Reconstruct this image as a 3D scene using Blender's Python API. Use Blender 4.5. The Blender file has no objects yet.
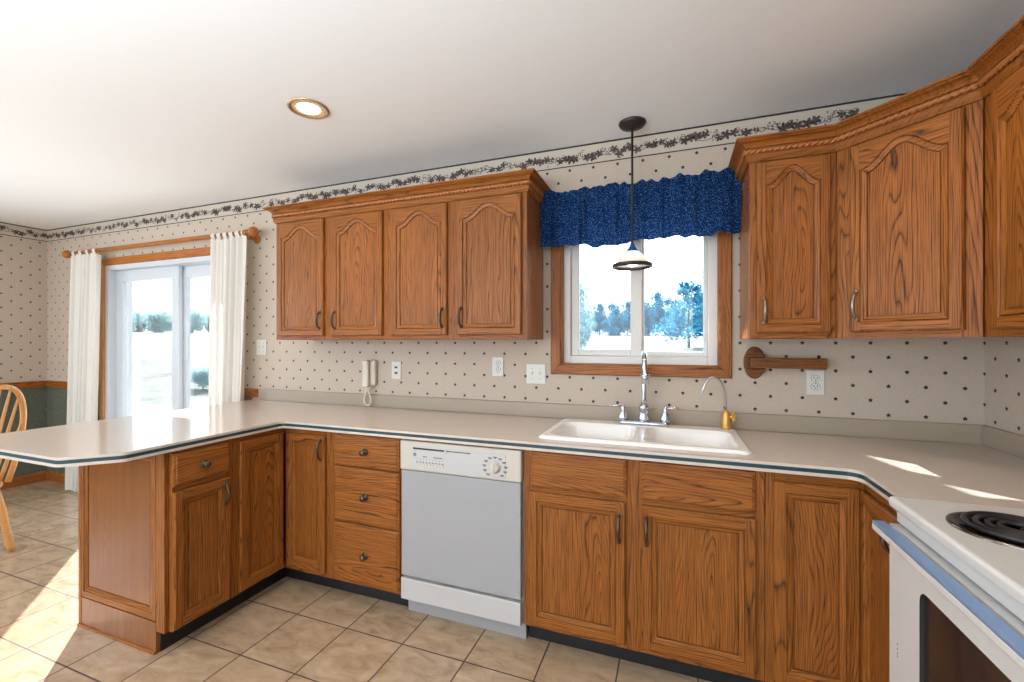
import bpy, bmesh, math, random
from mathutils import Vector, Matrix, noise
from mathutils.geometry import tessellate_polygon

PI = math.pi
C = bpy.context.scene.collection
SC = bpy.context.scene

# ------------------------------------------------------------------ camera
cam_d = bpy.data.cameras.new('camera')
cam = bpy.data.objects.new('camera', cam_d)
C.objects.link(cam)
cam.location = (0.0, -2.4423, 1.3395)
cam.rotation_euler = (PI / 2, 0, math.radians(20.764))
cam_d.sensor_width = 36.0
cam_d.lens = 441.254 / 1024 * 36.0
cam_d.shift_x = (512 - 506.6) / 1024
cam_d.shift_y = (342.63 - 341) / 1024
cam_d.clip_end = 400
SC.camera = cam

# ------------------------------------------------------------------ world, sun, daylight
SC.view_settings.view_transform = 'Standard'
SC.view_settings.look = 'None'
SC.view_settings.gamma = 1.0
SC.view_settings.use_curve_mapping = False
SC.view_settings.exposure = -0.22
SC.cycles.max_bounces = 8
SC.cycles.diffuse_bounces = 5
SC.cycles.glossy_bounces = 4
SC.cycles.transparent_max_bounces = 12
SC.cycles.sample_clamp_indirect = 6.0
SC.cycles.caustics_reflective = False
SC.cycles.caustics_refractive = False

w = bpy.data.worlds.new('sky')
SC.world = w
w.use_nodes = True
bg = w.node_tree.nodes['Background']
bg.inputs[0].default_value = (0.78, 0.89, 1.0, 1)
bg.inputs[1].default_value = 5.0


def lamp(name, kind, loc, power, color=(1, 1, 1), **kw):
    d = bpy.data.lights.new(name, kind)
    d.energy = power
    d.color = color
    o = bpy.data.objects.new(name, d)
    C.objects.link(o)
    o.location = loc
    for k, v in kw.items():
        if k == 'aim':
            o.rotation_euler = Vector(v).to_track_quat('-Z', 'Y').to_euler()
        else:
            setattr(d, k, v)
    return o


SUN_AZ = Vector((0.77, -0.637, 0)).normalized()
SUN_EL = math.radians(35)
sun_dir = Vector((SUN_AZ.x * math.cos(SUN_EL), SUN_AZ.y * math.cos(SUN_EL), -math.sin(SUN_EL)))
lamp('sun', 'SUN', (-20, 15, 20), 40.0, (1.0, 0.98, 0.95), aim=sun_dir, angle=math.radians(0.5))
# added area fills at unseen wall openings, rear and left, standing for daylight
XL0 = -5.734
lamp('rear_fill_light', 'AREA', (-2.2, -5.22, 1.35), 84, (0.82, 0.92, 1.0), aim=(0, 1, 0.9),
     shape='RECTANGLE', size=5.0, size_y=1.8)
lamp('dining_fill_light', 'AREA', (XL0 - 0.22, -2.6, 1.45), 44, (0.70, 0.85, 1.0), aim=(1, 0.3, 0.1),
     shape='RECTANGLE', size=1.7, size_y=1.3)
# added bodiless fill spot, out of view behind the camera, brightens the ceiling
lamp('ceiling_fill_light', 'SPOT', (-0.9, -3.3, 1.55), 230, (0.86, 0.94, 1.0), aim=(-0.12, 0.25, 1), spot_size=math.radians(150), spot_blend=0.6, shadow_soft_size=0.12)
# portals help the renderer find the sky through the sliding door and the sink window
for nm, loc, sx, sy in (('sliding_door_portal', (-3.93, 0.21, 1.02), 1.75, 2.03), ('sink_window_portal', (-0.19, 0.21, 1.64), 0.82, 0.85)):
    po = lamp(nm, 'AREA', loc, 1.0, aim=(0, -1, 0), shape='RECTANGLE', size=sx, size_y=sy)
    po.data.cycles.is_portal = True

# ------------------------------------------------------------------ node materials


class NT:
    def __init__(s, name):
        s.m = bpy.data.materials.new(name)
        s.m.use_nodes = True
        s.t = s.m.node_tree
        s.t.nodes.clear()
        s.out = s.t.nodes.new('ShaderNodeOutputMaterial')

    def n(s, typ, **kw):
        nd = s.t.nodes.new('ShaderNode' + typ)
        for k, v in kw.items():
            setattr(nd, k, v)
        return nd

    def l(s, a, b):
        s.t.links.new(a, b)

    def val(s, sock, v):
        if hasattr(v, 'is_linked') or isinstance(v, bpy.types.NodeSocket):
            s.l(v, sock)
        else:
            sock.default_value = v

    def math(s, op, a, b=0.0, c=None, clamp=False):
        nd = s.n('Math', operation=op, use_clamp=clamp)
        s.val(nd.inputs[0], a)
        s.val(nd.inputs[1], b)
        if c is not None:
            s.val(nd.inputs[2], c)
        return nd.outputs[0]

    def mix(s, f, a, b):
        nd = s.n('Mix', data_type='RGBA')
        s.val(nd.inputs[0], f)
        s.val(nd.inputs[6], a)
        s.val(nd.inputs[7], b)
        return nd.outputs[2]

    def ramp(s, f, stops):
        nd = s.n('ValToRGB')
        e = nd.color_ramp.elements
        e[0].position, e[0].color = stops[0]
        e[1].position, e[1].color = stops[-1]
        for p, c in stops[1:-1]:
            x = e.new(p)
            x.color = c
        s.l(f, nd.inputs[0])
        return nd.outputs[0]

    def obj(s):
        return s.n('TexCoord').outputs['Object']

    def sep(s, v):
        nd = s.n('SeparateXYZ')
        s.l(v, nd.inputs[0])
        return nd.outputs

    def comb(s, x, y, z):
        nd = s.n('CombineXYZ')
        for i, v in enumerate((x, y, z)):
            s.val(nd.inputs[i], v)
        return nd.outputs[0]

    def noise(s, vec, scale, detail=3.0, rough=0.55, dist=0.0):
        nd = s.n('TexNoise')
        s.l(vec, nd.inputs['Vector'])
        nd.inputs['Scale'].default_value = scale
        nd.inputs['Detail'].default_value = detail
        nd.inputs['Roughness'].default_value = rough
        nd.inputs['Distortion'].default_value = dist
        return nd.outputs['Fac']

    def vor(s, vec, scale, feature='F1'):
        nd = s.n('TexVoronoi', feature=feature)
        s.l(vec, nd.inputs['Vector'])
        nd.inputs['Scale'].default_value = scale
        return nd.outputs

    def bsdf(s, color, rough=0.5, metal=0.0, spec=0.5, bump=None, bump_s=0.2, bump_d=0.002, coat=0.0, **kw):
        b = s.n('BsdfPrincipled')
        s.val(b.inputs['Base Color'], color)
        s.val(b.inputs['Roughness'], rough)
        b.inputs['Metallic'].default_value = metal
        b.inputs['Specular IOR Level'].default_value = spec
        b.inputs['Coat Weight'].default_value = coat
        if coat:
            b.inputs['Coat Roughness'].default_value = 0.12
        for k, v in kw.items():
            s.val(b.inputs[k.replace('_', ' ')], v)
        if bump is not None:
            bp = s.n('Bump')
            bp.inputs['Strength'].default_value = bump_s
            bp.inputs['Distance'].default_value = bump_d
            s.l(bump, bp.inputs['Height'])
            s.l(bp.outputs[0], b.inputs['Normal'])
        s.l(b.outputs[0], s.out.inputs[0])
        return b


def rgb(r, g, b):
    f = lambda c: ((c / 255) / 12.92 if c / 255 <= 0.04045 else ((c / 255 + 0.055) / 1.055) ** 2.4)
    return (f(r), f(g), f(b), 1)


def simple(name, color, rough=0.5, metal=0.0, spec=0.5, nscale=60, namt=0.06, bump=0.0, coat=0.0, **kw):
    """plain painted / plastic / metal surface with a faint procedural mottling"""
    t = NT(name)
    f = t.noise(t.obj(), nscale, 3)
    dark = tuple(c * (1 - namt) for c in color[:3]) + (1,)
    lite = tuple(min(1, c * (1 + namt)) for c in color[:3]) + (1,)
    t.bsdf(t.mix(f, dark, lite), rough, metal, spec, bump=f if bump else None, bump_s=bump, coat=coat, **kw)
    return t.m


OAK_A = rgb(174, 108, 47)
OAK_B = rgb(148, 86, 34)
OAK_D = rgb(50, 23, 8)


def oak(name, axis='z', cath=1.0, tint=1.0, dens=1.0, contrast=1.0, A=None, B=None, gloss=False):
    """oak: fine pores drawn out along the grain plus nested growth-ring lines"""
    t = NT(name)
    A, B = A or OAK_A, B or OAK_B
    o = t.sep(t.obj())
    rnd = t.n('ObjectInfo').outputs['Random']
    rnd2 = t.math('FRACT', t.math('MULTIPLY', rnd, 7.31))
    if axis == 'z':
        across, other, along = t.math('ADD', o[0], o[1]), t.math('SUBTRACT', o[0], o[1]), o[2]
    elif axis == 'x':
        across, other, along = t.math('ADD', o[2], o[1]), t.math('SUBTRACT', o[2], o[1]), o[0]
    else:
        across, other, along = t.math('ADD', o[0], o[2]), t.math('SUBTRACT', o[0], o[2]), o[1]
    al = t.math('ADD', along, t.math('MULTIPLY', rnd, 37.0))
    # fine pores, strongly drawn out along the grain
    v1 = t.comb(across, other, t.math('MULTIPLY', al, 0.022))
    fine = t.noise(v1, 300, 2, 0.6)
    med = t.noise(v1, 60, 2, 0.5)
    # growth rings: distance to a line nearly parallel to the grain, bent by noise
    v2 = t.comb(across, t.math('MULTIPLY', rnd, 11.0), t.math('MULTIPLY', al, 0.13))
    warp = t.noise(v2, 7.0, 2, 0.45)
    warp2 = t.noise(v2, 26.0, 2, 0.5)
    ac = t.math('ADD', across, t.math('MULTIPLY', t.math('SUBTRACT', warp, 0.5), 0.20))
    ac = t.math('SUBTRACT', ac, t.math('MULTIPLY_ADD', rnd2, 0.5, -0.12))
    zz = t.math('MULTIPLY', t.math('SUBTRACT', along, t.math('MULTIPLY', rnd, 0.35)), 0.115 * cath)
    dist = t.math('SQRT', t.math('ADD', t.math('MULTIPLY', ac, ac), t.math('MULTIPLY', zz, zz)))
    dist = t.math('ADD', dist, t.math('MULTIPLY', warp2, 0.012))
    ph = t.math('FRACT', t.math('MULTIPLY', dist, 112.0 * dens))
    tri = t.math('ABSOLUTE', t.math('SUBTRACT', t.math('MULTIPLY', ph, 2.0), 1.0))
    line = t.math('ADD', t.math('MULTIPLY', t.math('POWER', tri, 5.0), 0.75), t.math('MULTIPLY', t.math('POWER', ph, 2.0), 0.30))
    broken = t.ramp(med, [(0.30, (0.35, 0.35, 0.35, 1)), (0.58, (1, 1, 1, 1))])
    line = t.math('MULTIPLY', line, broken)
    pores = t.ramp(fine, [(0.46, (0, 0, 0, 1)), (0.66, (1, 1, 1, 1))])
    base = t.mix(t.noise(v1, 22, 2), B, A)
    base = t.mix(t.math('MULTIPLY', rnd, 0.22), base, B)
    fac = t.math('ADD', t.math('MULTIPLY', line, 0.92 * contrast), t.math('MULTIPLY', pores, 0.58 * contrast), clamp=True)
    col = t.mix(fac, base, OAK_D)
    if tint != 1.0:
        m = t.n('Mix', data_type='RGBA', blend_type='MULTIPLY')
        m.inputs[0].default_value = 1.0
        t.l(col, m.inputs[6])
        m.inputs[7].default_value = (tint, tint, tint, 1)
        col = m.outputs[2]
    hgt = t.math('SUBTRACT', 1.0, fac)
    t.bsdf(col, 0.24 if gloss else t.math('MULTIPLY_ADD', fac, 0.2, 0.34), spec=0.45 if gloss else 0.26, bump=hgt, bump_s=0.03 if gloss else 0.10, bump_d=0.0008)
    return t.m


M = {}
M['oak_v'] = oak('oak_vertical_grain', 'z', 0.55, 0.95)
M['oak_h'] = oak('oak_horizontal_grain', 'x', 0.9)
M['oak_y'] = oak('oak_depth_grain', 'y', 0.6)
M['oak_p'] = oak('oak_flat_sawn_panel', 'z', 1.0, 0.93)
M['oak_d'] = oak('oak_drawer_front', 'x', 1.0, dens=0.8)
M['oak_crown_x'] = oak('moulding_oak', 'x', 0.08, 0.97, 0.7, 0.75)
M['oak_rope'] = simple('turned_oak_bead', rgb(160, 98, 50), 0.35, nscale=120, namt=0.15)
M['oak_plain'] = oak('oak_veneer_end_panel', 'z', 0.25, 0.66, 1.6, 0.5, gloss=True)
M['oak_side'] = oak('varnished_cabinet_side', 'z', 0.4, 1.0, 1.2, 0.7, gloss=True)
M['black'] = simple('black_vinyl', rgb(22, 22, 25), 0.5)
M['white_app'] = simple('white_enamel', rgb(214, 212, 208), 0.3, namt=0.02)
M['grey_app'] = simple('grey_white_door_enamel', rgb(160, 160, 162), 0.35, namt=0.02)
M['dw_white'] = simple('greyish_white_panel', rgb(192, 190, 189), 0.35, namt=0.02)
M['bisque'] = simple('bisque_plastic', rgb(198, 191, 179), 0.4, namt=0.02)
M['bronze'] = simple('dark_antique_bronze', rgb(94, 84, 72), 0.38, 0.85, nscale=200, namt=0.25)
M['pewter'] = simple('antique_pewter', rgb(150, 142, 130), 0.32, 0.9, nscale=220, namt=0.25)
M['handle_steel'] = simple('steel_painted_sky_reflection', rgb(156, 192, 240), 0.35, 0.7, namt=0.05)  # blue of the reflected sky is painted into the base colour
M['chrome'] = simple('polished_chrome', rgb(205, 212, 222), 0.08, 1.0, namt=0.02)
M['brass'] = simple('satin_gold_brass', rgb(214, 160, 84), 0.35, 0.55, namt=0.08)
M['teal'] = simple('dark_teal_inlay', rgb(14, 58, 66), 0.4)
M['door_vinyl'] = simple('cool_white_door_frame', rgb(202, 208, 214), 0.4, namt=0.02)
M['vinyl'] = simple('white_vinyl_frame', rgb(220, 217, 213), 0.4, namt=0.02)
M['dark_metal'] = simple('dark_pendant_metal', rgb(52, 46, 44), 0.45, 0.4)
M['blue_metal'] = simple('blue_socket_cap', rgb(28, 92, 156), 0.35, 0.3)
M['plate'] = simple('white_switch_plate', rgb(208, 205, 198), 0.35, namt=0.02)
M['slot'] = simple('dark_slot', rgb(40, 38, 38), 0.6)
M['mark'] = simple('grey_printed_marks', rgb(70, 74, 84), 0.6)
M['phone'] = simple('almond_plastic', rgb(206, 196, 178), 0.42, namt=0.03)
M['coil'] = simple('black_heating_coil', rgb(36, 34, 36), 0.35, 0.3)
M['drip'] = simple('chrome_drip_pan', rgb(120, 112, 108), 0.18, 1.0)
M['pine'] = oak('golden_chair_wood', 'z', 0.4, 1.0, 0.8, 0.35, rgb(226, 172, 112), rgb(206, 148, 88))
M['door_casing'] = oak('door_casing_oak_painted_lit', 'z', 0.3, 1.0, 0.8, 0.5, rgb(226, 164, 102), rgb(204, 140, 80))  # lit look of the casing put into a lighter oak colour
M['door_casing_h'] = oak('door_head_casing_oak_painted_lit', 'x', 0.3, 1.3, 0.8, 0.6)  # head piece brightened by its tint to look lit
M['rodwood'] = oak('golden_rod_wood', 'x', 0.4, 1.3, 1.0, 0.6)
M['trim_h'] = oak('casing_oak_horizontal', 'x', 0.5, 1.08)
M['trim_v'] = oak('casing_oak_vertical', 'z', 0.5, 1.08)
M['trim_y'] = oak('casing_oak_depth', 'y', 0.5, 1.08)
M['walnut'] = oak('carved_brown_wood', 'x', 0.5, 0.62)
M['concrete'] = simple('pale_concrete', rgb(205, 200, 192), 0.8, nscale=8, namt=0.1)
M['bark'] = simple('grey_bark', rgb(70, 62, 56), 0.9, nscale=20, namt=0.3)
M['ceiling'] = simple('flat_white_paint', rgb(243, 246, 248), 0.85, nscale=160, namt=0.02, bump=0.15)
M['plain_wall'] = simple('flat_cream_paint', rgb(214, 205, 192), 0.85)
M['sink'] = simple('white_bisque_sink_enamel', rgb(242, 239, 235), 0.16, namt=0.015)


def make_counter():
    t = NT('beige_laminate')
    f = t.noise(t.obj(), 240, 3)
    g = t.noise(t.obj(), 14, 2)
    c = t.mix(f, rgb(198, 184, 172), rgb(216, 204, 194))
    c = t.mix(t.math('MULTIPLY', g, 0.3), c, rgb(204, 188, 172))
    t.bsdf(c, 0.11, spec=0.6)
    return t.m


def make_backsplash():
    t = NT('taupe_backsplash_laminate')
    f = t.noise(t.obj(), 200, 3)
    t.bsdf(t.mix(f, rgb(150, 136, 118), rgb(166, 152, 134)), 0.4)
    return t.m


def make_wall():
    t = NT('dotted_wallpaper_over_green_wainscot')
    o = t.sep(t.obj())
    u = t.math('ADD', o[0], o[1])
    z = o[2]

    def lattice(u0, z0):
        a = t.math('MULTIPLY', t.math('SUBTRACT', t.math('FRACT', t.math('MULTIPLY', t.math('SUBTRACT', u, u0), 1 / 0.131)), 0.5), 0.131)
        b = t.math('MULTIPLY', t.math('SUBTRACT', t.math('FRACT', t.math('MULTIPLY', t.math('SUBTRACT', z, z0), 1 / 0.129)), 0.5), 0.129)
        r = t.math('SQRT', t.math('ADD', t.math('MULTIPLY', a, a), t.math('MULTIPLY', b, b)))
        th = t.math('ARCTAN2', a, b)
        return t.math('SUBTRACT', r, t.math('MULTIPLY', t.math('COSINE', t.math('MULTIPLY', th, 5.0)), 0.0016))
    d = t.math('MINIMUM', lattice(0.698 + 0.0655, 1.338 + 0.0645), lattice(0.698, 1.338))
    dot = t.math('LESS_THAN', d, 0.0074)
    f = t.noise(t.obj(), 60, 4)
    base = t.mix(f, rgb(180, 165, 149), rgb(193, 179, 163))
    col = t.mix(dot, base, rgb(52, 40, 44))
    # faint seams between wallpaper strips
    s = t.math('ABSOLUTE', t.math('SUBTRACT', t.math('FRACT', t.math('MULTIPLY', t.math('ADD', u, 0.03), 1 / 0.525)), 0.5))
    seam = t.math('LESS_THAN', s, 0.0022)
    col = t.mix(t.math('MULTIPLY', seam, 0.3), col, rgb(150, 138, 132))
    # dark sage speckled paper under the chair rail in the dining end
    v = t.vor(t.obj(), 130)['Distance']
    sp = t.ramp(v, [(0.15, rgb(52, 58, 52)), (0.45, rgb(104, 108, 92)), (0.8, rgb(132, 132, 112))])
    sp = t.mix(t.noise(t.obj(), 300, 2), sp, rgb(70, 78, 70))
    low = t.math('MULTIPLY', t.math('LESS_THAN', z, 0.93), t.math('LESS_THAN', o[0], -2.985))
    col = t.mix(low, col, sp)
    t.bsdf(col, 0.7, spec=0.3)
    return t.m


def make_floor():
    t = NT('tan_ceramic_floor_tiles')
    o = t.sep(t.obj())
    T = 0.3046
    gx = t.math('SUBTRACT', 0.5, t.math('ABSOLUTE', t.math('SUBTRACT', t.math('FRACT', t.math('MULTIPLY', t.math('ADD', o[0], 2.0426), 1 / T)), 0.5)))
    gy = t.math('SUBTRACT', 0.5, t.math('ABSOLUTE', t.math('SUBTRACT', t.math('FRACT', t.math('MULTIPLY', t.math('ADD', o[1], 0.7732), 1 / T)), 0.5)))
    g = t.math('MULTIPLY', t.math('MINIMUM', gx, gy), T)
    grout = t.math('LESS_THAN', g, 0.0032)
    cell = t.comb(t.math('FLOOR', t.math('MULTIPLY', t.math('ADD', o[0], 2.0426), 1 / T)),
                  t.math('FLOOR', t.math('MULTIPLY', t.math('ADD', o[1], 0.7732), 1 / T)), 0.0)
    wn = t.n('TexWhiteNoise')
    t.l(cell, wn.inputs['Vector'])
    n1 = t.noise(t.comb(t.math('MULTIPLY', o[0], 0.5), o[1], wn.outputs['Value']), 14, 5, 0.62, 0.8)
    n2 = t.noise(t.obj(), 120, 3)
    c = t.ramp(n1, [(0.3, rgb(150, 124, 98)), (0.5, rgb(180, 154, 126)), (0.72, rgb(200, 176, 148))])
    c = t.mix(t.math('MULTIPLY', n2, 0.25), c, rgb(140, 114, 88))
    c = t.mix(t.math('MULTIPLY', wn.outputs['Value'], 0.22), c, rgb(184, 156, 126))
    c = t.mix(grout, c, rgb(66, 50, 42))
    h = t.math('SUBTRACT', 1.0, grout)
    t.bsdf(c, t.math('MULTIPLY_ADD', grout, 0.5, 0.22), spec=0.6, bump=h, bump_s=0.4, bump_d=0.002)
    return t.m


def make_glass():
    t = NT('clear_window_glass')
    fr = t.n('Fresnel')
    fr.inputs[0].default_value = 1.45
    a = t.n('BsdfTransparent')
    b = t.n('BsdfGlossy')
    b.inputs['Roughness'].default_value = 0.0
    m = t.n('MixShader')
    t.l(t.math('MULTIPLY', fr.outputs[0], 0.6), m.inputs[0])
    t.l(a.outputs[0], m.inputs[1])
    t.l(b.outputs[0], m.inputs[2])
    t.l(m.outputs[0], t.out.inputs[0])
    return t.m


def make_cloth(name, colnode, trans, rough=0.9):
    t = NT(name)
    c = colnode(t)
    d = t.n('BsdfDiffuse')
    tr = t.n('BsdfTranslucent')
    t.val(d.inputs[0], c)
    t.val(tr.inputs[0], c)
    m = t.n('MixShader')
    m.inputs[0].default_value = trans
    t.l(d.outputs[0], m.inputs[1])
    t.l(tr.outputs[0], m.inputs[2])
    t.l(m.outputs[0], t.out.inputs[0])
    return t.m


def blue_cloth(t):
    v = t.vor(t.obj(), 210)['Distance']
    n = t.noise(t.obj(), 130, 2)
    fleck = t.math('MULTIPLY', t.math('LESS_THAN', v, 0.26), t.math('GREATER_THAN', n, 0.42))
    base = t.mix(t.noise(t.obj(), 30, 2), rgb(16, 46, 92), rgb(24, 64, 120))
    return t.mix(t.math('MULTIPLY', fleck, 0.9), base, rgb(150, 180, 206))


def white_cloth(t):
    return t.mix(t.noise(t.obj(), 400, 2), rgb(232, 228, 220), rgb(242, 239, 232))


def make_emit(name, col, s):
    t = NT(name)
    e = t.n('Emission')
    e.inputs[0].default_value = col
    e.inputs[1].default_value = s
    t.l(e.outputs[0], t.out.inputs[0])
    return t.m


def make_leaf(name, a, b):
    t = NT(name)
    c = t.mix(t.noise(t.obj(), 1.3, 3), a, b)
    d = t.n('BsdfDiffuse')
    tr = t.n('BsdfTranslucent')
    t.l(c, d.inputs[0])
    t.l(c, tr.inputs[0])
    m = t.n('MixShader')
    m.inputs[0].default_value = 0.3
    t.l(d.outputs[0], m.inputs[1])
    t.l(tr.outputs[0], m.inputs[2])
    t.l(m.outputs[0], t.out.inputs[0])
    return t.m


def make_grass():
    t = NT('sun_bleached_grass')
    n = t.noise(t.obj(), 0.6, 6, 0.65)
    n2 = t.noise(t.obj(), 6.0, 4, 0.7)
    c = t.ramp(n, [(0.32, (0.08, 0.11, 0.11, 1)), (0.45, (0.15, 0.16, 0.15, 1)), (0.65, (0.22, 0.225, 0.205, 1))])
    c = t.mix(t.ramp(n2, [(0.5, (0, 0, 0, 1)), (0.72, (0.8, 0.8, 0.8, 1))]), c, (0.035, 0.085, 0.095, 1))
    t.bsdf(c, 0.95, spec=0.1)
    return t.m


def make_oven_glass():
    t = NT('dark_oven_window_mesh')
    o = t.sep(t.obj())
    st = t.math('FRACT', t.math('MULTIPLY', o[1], 130))
    c = t.mix(t.math('GREATER_THAN', st, 0.5), rgb(46, 38, 36), rgb(58, 48, 45))
    t.bsdf(c, 0.08, spec=0.6)
    return t.m


M['counter'] = make_counter()
M['splash'] = make_backsplash()
M['wall'] = make_wall()
M['floor'] = make_floor()
M['glass'] = make_glass()
M['blue'] = make_cloth('blue_flecked_cotton', blue_cloth, 0.5)
M['curtain'] = make_cloth('white_cotton', white_cloth, 0.3)
M['shade'] = make_cloth('frosted_white_glass', lambda t: rgb(248, 244, 236), 0.6)
M['bulb'] = make_emit('lit_lamp_lens', (1.0, 0.90, 0.74, 1), 9.0)
M['pendant_bulb'] = make_emit('lit_frosted_bulb', (1.0, 0.93, 0.82, 1), 7.0)
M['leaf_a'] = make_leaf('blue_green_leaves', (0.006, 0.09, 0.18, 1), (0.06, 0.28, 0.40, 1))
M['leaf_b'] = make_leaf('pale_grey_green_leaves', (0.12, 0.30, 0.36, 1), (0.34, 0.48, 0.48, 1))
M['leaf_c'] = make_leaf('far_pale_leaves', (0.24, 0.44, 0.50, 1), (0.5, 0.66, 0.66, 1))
M['grass'] = make_grass()
M['oven_glass'] = make_oven_glass()
M['border_paper'] = simple('border_cream_paper', rgb(188, 177, 162), 0.75, nscale=50)
M['border_ink'] = simple('border_dark_ink', rgb(44, 36, 36), 0.75)
M['border_leaf'] = simple('border_brown_leaf_ink', rgb(92, 74, 72), 0.75, nscale=90, namt=0.4)
M['border_line'] = simple('border_black_line', rgb(38, 34, 32), 0.7)
M['reflector'] = simple('warm_white_reflector', rgb(240, 214, 176), 0.3)
M['gold_trim'] = simple('aged_brass_trim_ring', rgb(190, 160, 120), 0.3, 0.6)

# ------------------------------------------------------------------ mesh builder


class MB:
    def __init__(s):
        s.b = bmesh.new()
        s.mats = []

    def mi(s, m):
        if m not in s.mats:
            s.mats.append(m)
        return s.mats.index(m)

    def face(s, vs, m, smooth=False):
        try:
            f = s.b.faces.new(vs)
        except ValueError:
            return None
        f.material_index = s.mi(m)
        f.smooth = smooth
        return f

    def box(s, x0, x1, y0, y1, z0, z1, m, bev=0.0, seg=2):
        if x0 > x1: x0, x1 = x1, x0
        if y0 > y1: y0, y1 = y1, y0
        if z0 > z1: z0, z1 = z1, z0
        v = [s.b.verts.new((x, y, z)) for z in (z0, z1) for y in (y0, y1) for x in (x0, x1)]
        fs = []
        for q in ((0, 2, 3, 1), (4, 5, 7, 6), (0, 1, 5, 4), (2, 6, 7, 3), (0, 4, 6, 2), (1, 3, 7, 5)):
            fs.append(s.face([v[i] for i in q], m))
        if bev > 0:
            es = list({e for f in fs for e in f.edges})
            r = bmesh.ops.bevel(s.b, geom=es, offset=bev, segments=seg, affect='EDGES', profile=0.5, clamp_overlap=True)
            for f in r['faces']:
                f.material_index = s.mi(m)
        return s

    def loops(s, rings, m, closed=True, cap0=True, cap1=True, smooth=True, mats=None):
        """skin consecutive rings of points"""
        vr = [[s.b.verts.new(p) for p in r] for r in rings]
        n = len(rings[0])
        for i in range(len(vr) - 1):
            mm = mats[i] if mats else m
            for j in range(n if closed else n - 1):
                k = (j + 1) % n
                s.face([vr[i][j], vr[i][k], vr[i + 1][k], vr[i + 1][j]], mm, smooth)
        if cap0:
            s.face(list(reversed(vr[0])), mats[0] if mats else m)
        if cap1:
            s.face(vr[-1], mats[-1] if mats else m)
        return s

    def tube(s, path, r, m, n=10, cap=True):
        P = [Vector(p) for p in path]
        rs = r if isinstance(r, (list, tuple)) else [r] * len(P)
        rings = []
        up = None
        for i, p in enumerate(P):
            d = (P[min(i + 1, len(P) - 1)] - P[max(i - 1, 0)]).normalized()
            if up is None:
                up = Vector((0, 0, 1)) if abs(d.z) < 0.9 else Vector((1, 0, 0))
            a = d.cross(up).normalized()
            up = a.cross(d).normalized()
            rings.append([p + (a * math.cos(2 * PI * k / n) + up * math.sin(2 * PI * k / n)) * rs[i] for k in range(n)])
        return s.loops(rings, m, cap0=cap, cap1=cap)

    def lathe(s, prof, c, m, axis='z', n=24, cap0=True, cap1=True, mats=None):
        rings = []
        for r, h in prof:
            ring = []
            for k in range(n):
                a = 2 * PI * k / n
                u, v = r * math.cos(a), r * math.sin(a)
                if axis == 'z':
                    p = (u, v, h)
                elif axis == 'y':
                    p = (u, -h, v)
                else:
                    p = (h, u, v)
                ring.append(Vector(c) + Vector(p))
            rings.append(ring)
        return s.loops(rings, m, cap0=cap0, cap1=cap1, mats=mats)

    def prism(s, poly, z0, z1, m, holes=(), mside=None):
        """extruded polygon in plan with optional holes"""
        loops = [list(poly)] + [list(h) for h in holes]
        pts3 = [[Vector((p[0], p[1], 0)) for p in L] for L in loops]
        flat = [p for L in loops for p in L]
        tris = tessellate_polygon(pts3)
        bot = [s.b.verts.new((p[0], p[1], z0)) for p in flat]
        top = [s.b.verts.new((p[0], p[1], z1)) for p in flat]
        for a, b, c in tris:
            s.face([top[a], top[b], top[c]], m)
            s.face([bot[c], bot[b], bot[a]], m)
        k = 0
        for L in loops:
            n = len(L)
            for i in range(n):
                j = (i + 1) % n
                s.face([bot[k + i], bot[k + j], top[k + j], top[k + i]], mside or m)
            k += n
        return s

    def sweep(s, path, prof, m, closed_prof=True, cap=True, smooth=False):
        """sweep a (out, z) profile along a plan polyline; out = to the right-hand side of travel, mitred"""
        P = [Vector((p[0], p[1])) for p in path]
        rings = []
        for i, p in enumerate(P):
            d0 = (P[i] - P[i - 1]).normalized() if i > 0 else None
            d1 = (P[i + 1] - P[i]).normalized() if i < len(P) - 1 else None
            n0 = Vector((d0.y, -d0.x)) if d0 else None
            n1 = Vector((d1.y, -d1.x)) if d1 else None
            if n0 is None: nn = n1
            elif n1 is None: nn = n0
            else:
                nn = (n0 + n1)
                nn = nn / max(0.2, nn.length_squared / 2)
            rings.append([(p.x + nn.x * o, p.y + nn.y * o, z) for o, z in prof])
        return s.loops(rings, m, closed=closed_prof, cap0=cap, cap1=cap, smooth=smooth)

    def build(s, name, parent=None, loc=None, rotz=0.0, recalc=True):
        if recalc:
            bmesh.ops.recalc_face_normals(s.b, faces=s.b.faces[:])
        me = bpy.data.meshes.new(name)
        s.b.to_mesh(me)
        s.b.free()
        for m in s.mats:
            me.materials.append(M[m] if isinstance(m, str) else m)
        o = bpy.data.objects.new(name, me)
        C.objects.link(o)
        if parent is not None:
            o.parent = parent
        if loc is not None:
            o.location = loc
        o.rotation_euler = (0, 0, rotz)
        return o


def tag(o, label, cat, group=None):
    o['label'] = label
    o['category'] = cat
    if group:
        o['group'] = group
    return o


def thing(name, label, cat, loc=(0, 0, 0), rotz=0.0, group=None):
    o = bpy.data.objects.new(name, None)
    o.empty_display_size = 0.1
    C.objects.link(o)
    o.location = loc
    o.rotation_euler = (0, 0, rotz)
    return tag(o, label, cat, group)


def struct(o, label=None):
    o['kind'] = 'structure'
    if label:
        o['label'] = label
    return o


def struct_empty(name, label=None, loc=(0, 0, 0)):
    o = bpy.data.objects.new(name, None)
    C.objects.link(o)
    o.location = loc
    return struct(o, label)


XR, XL, YB, H = 1.22, -5.734, -5.2, 2.44
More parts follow.
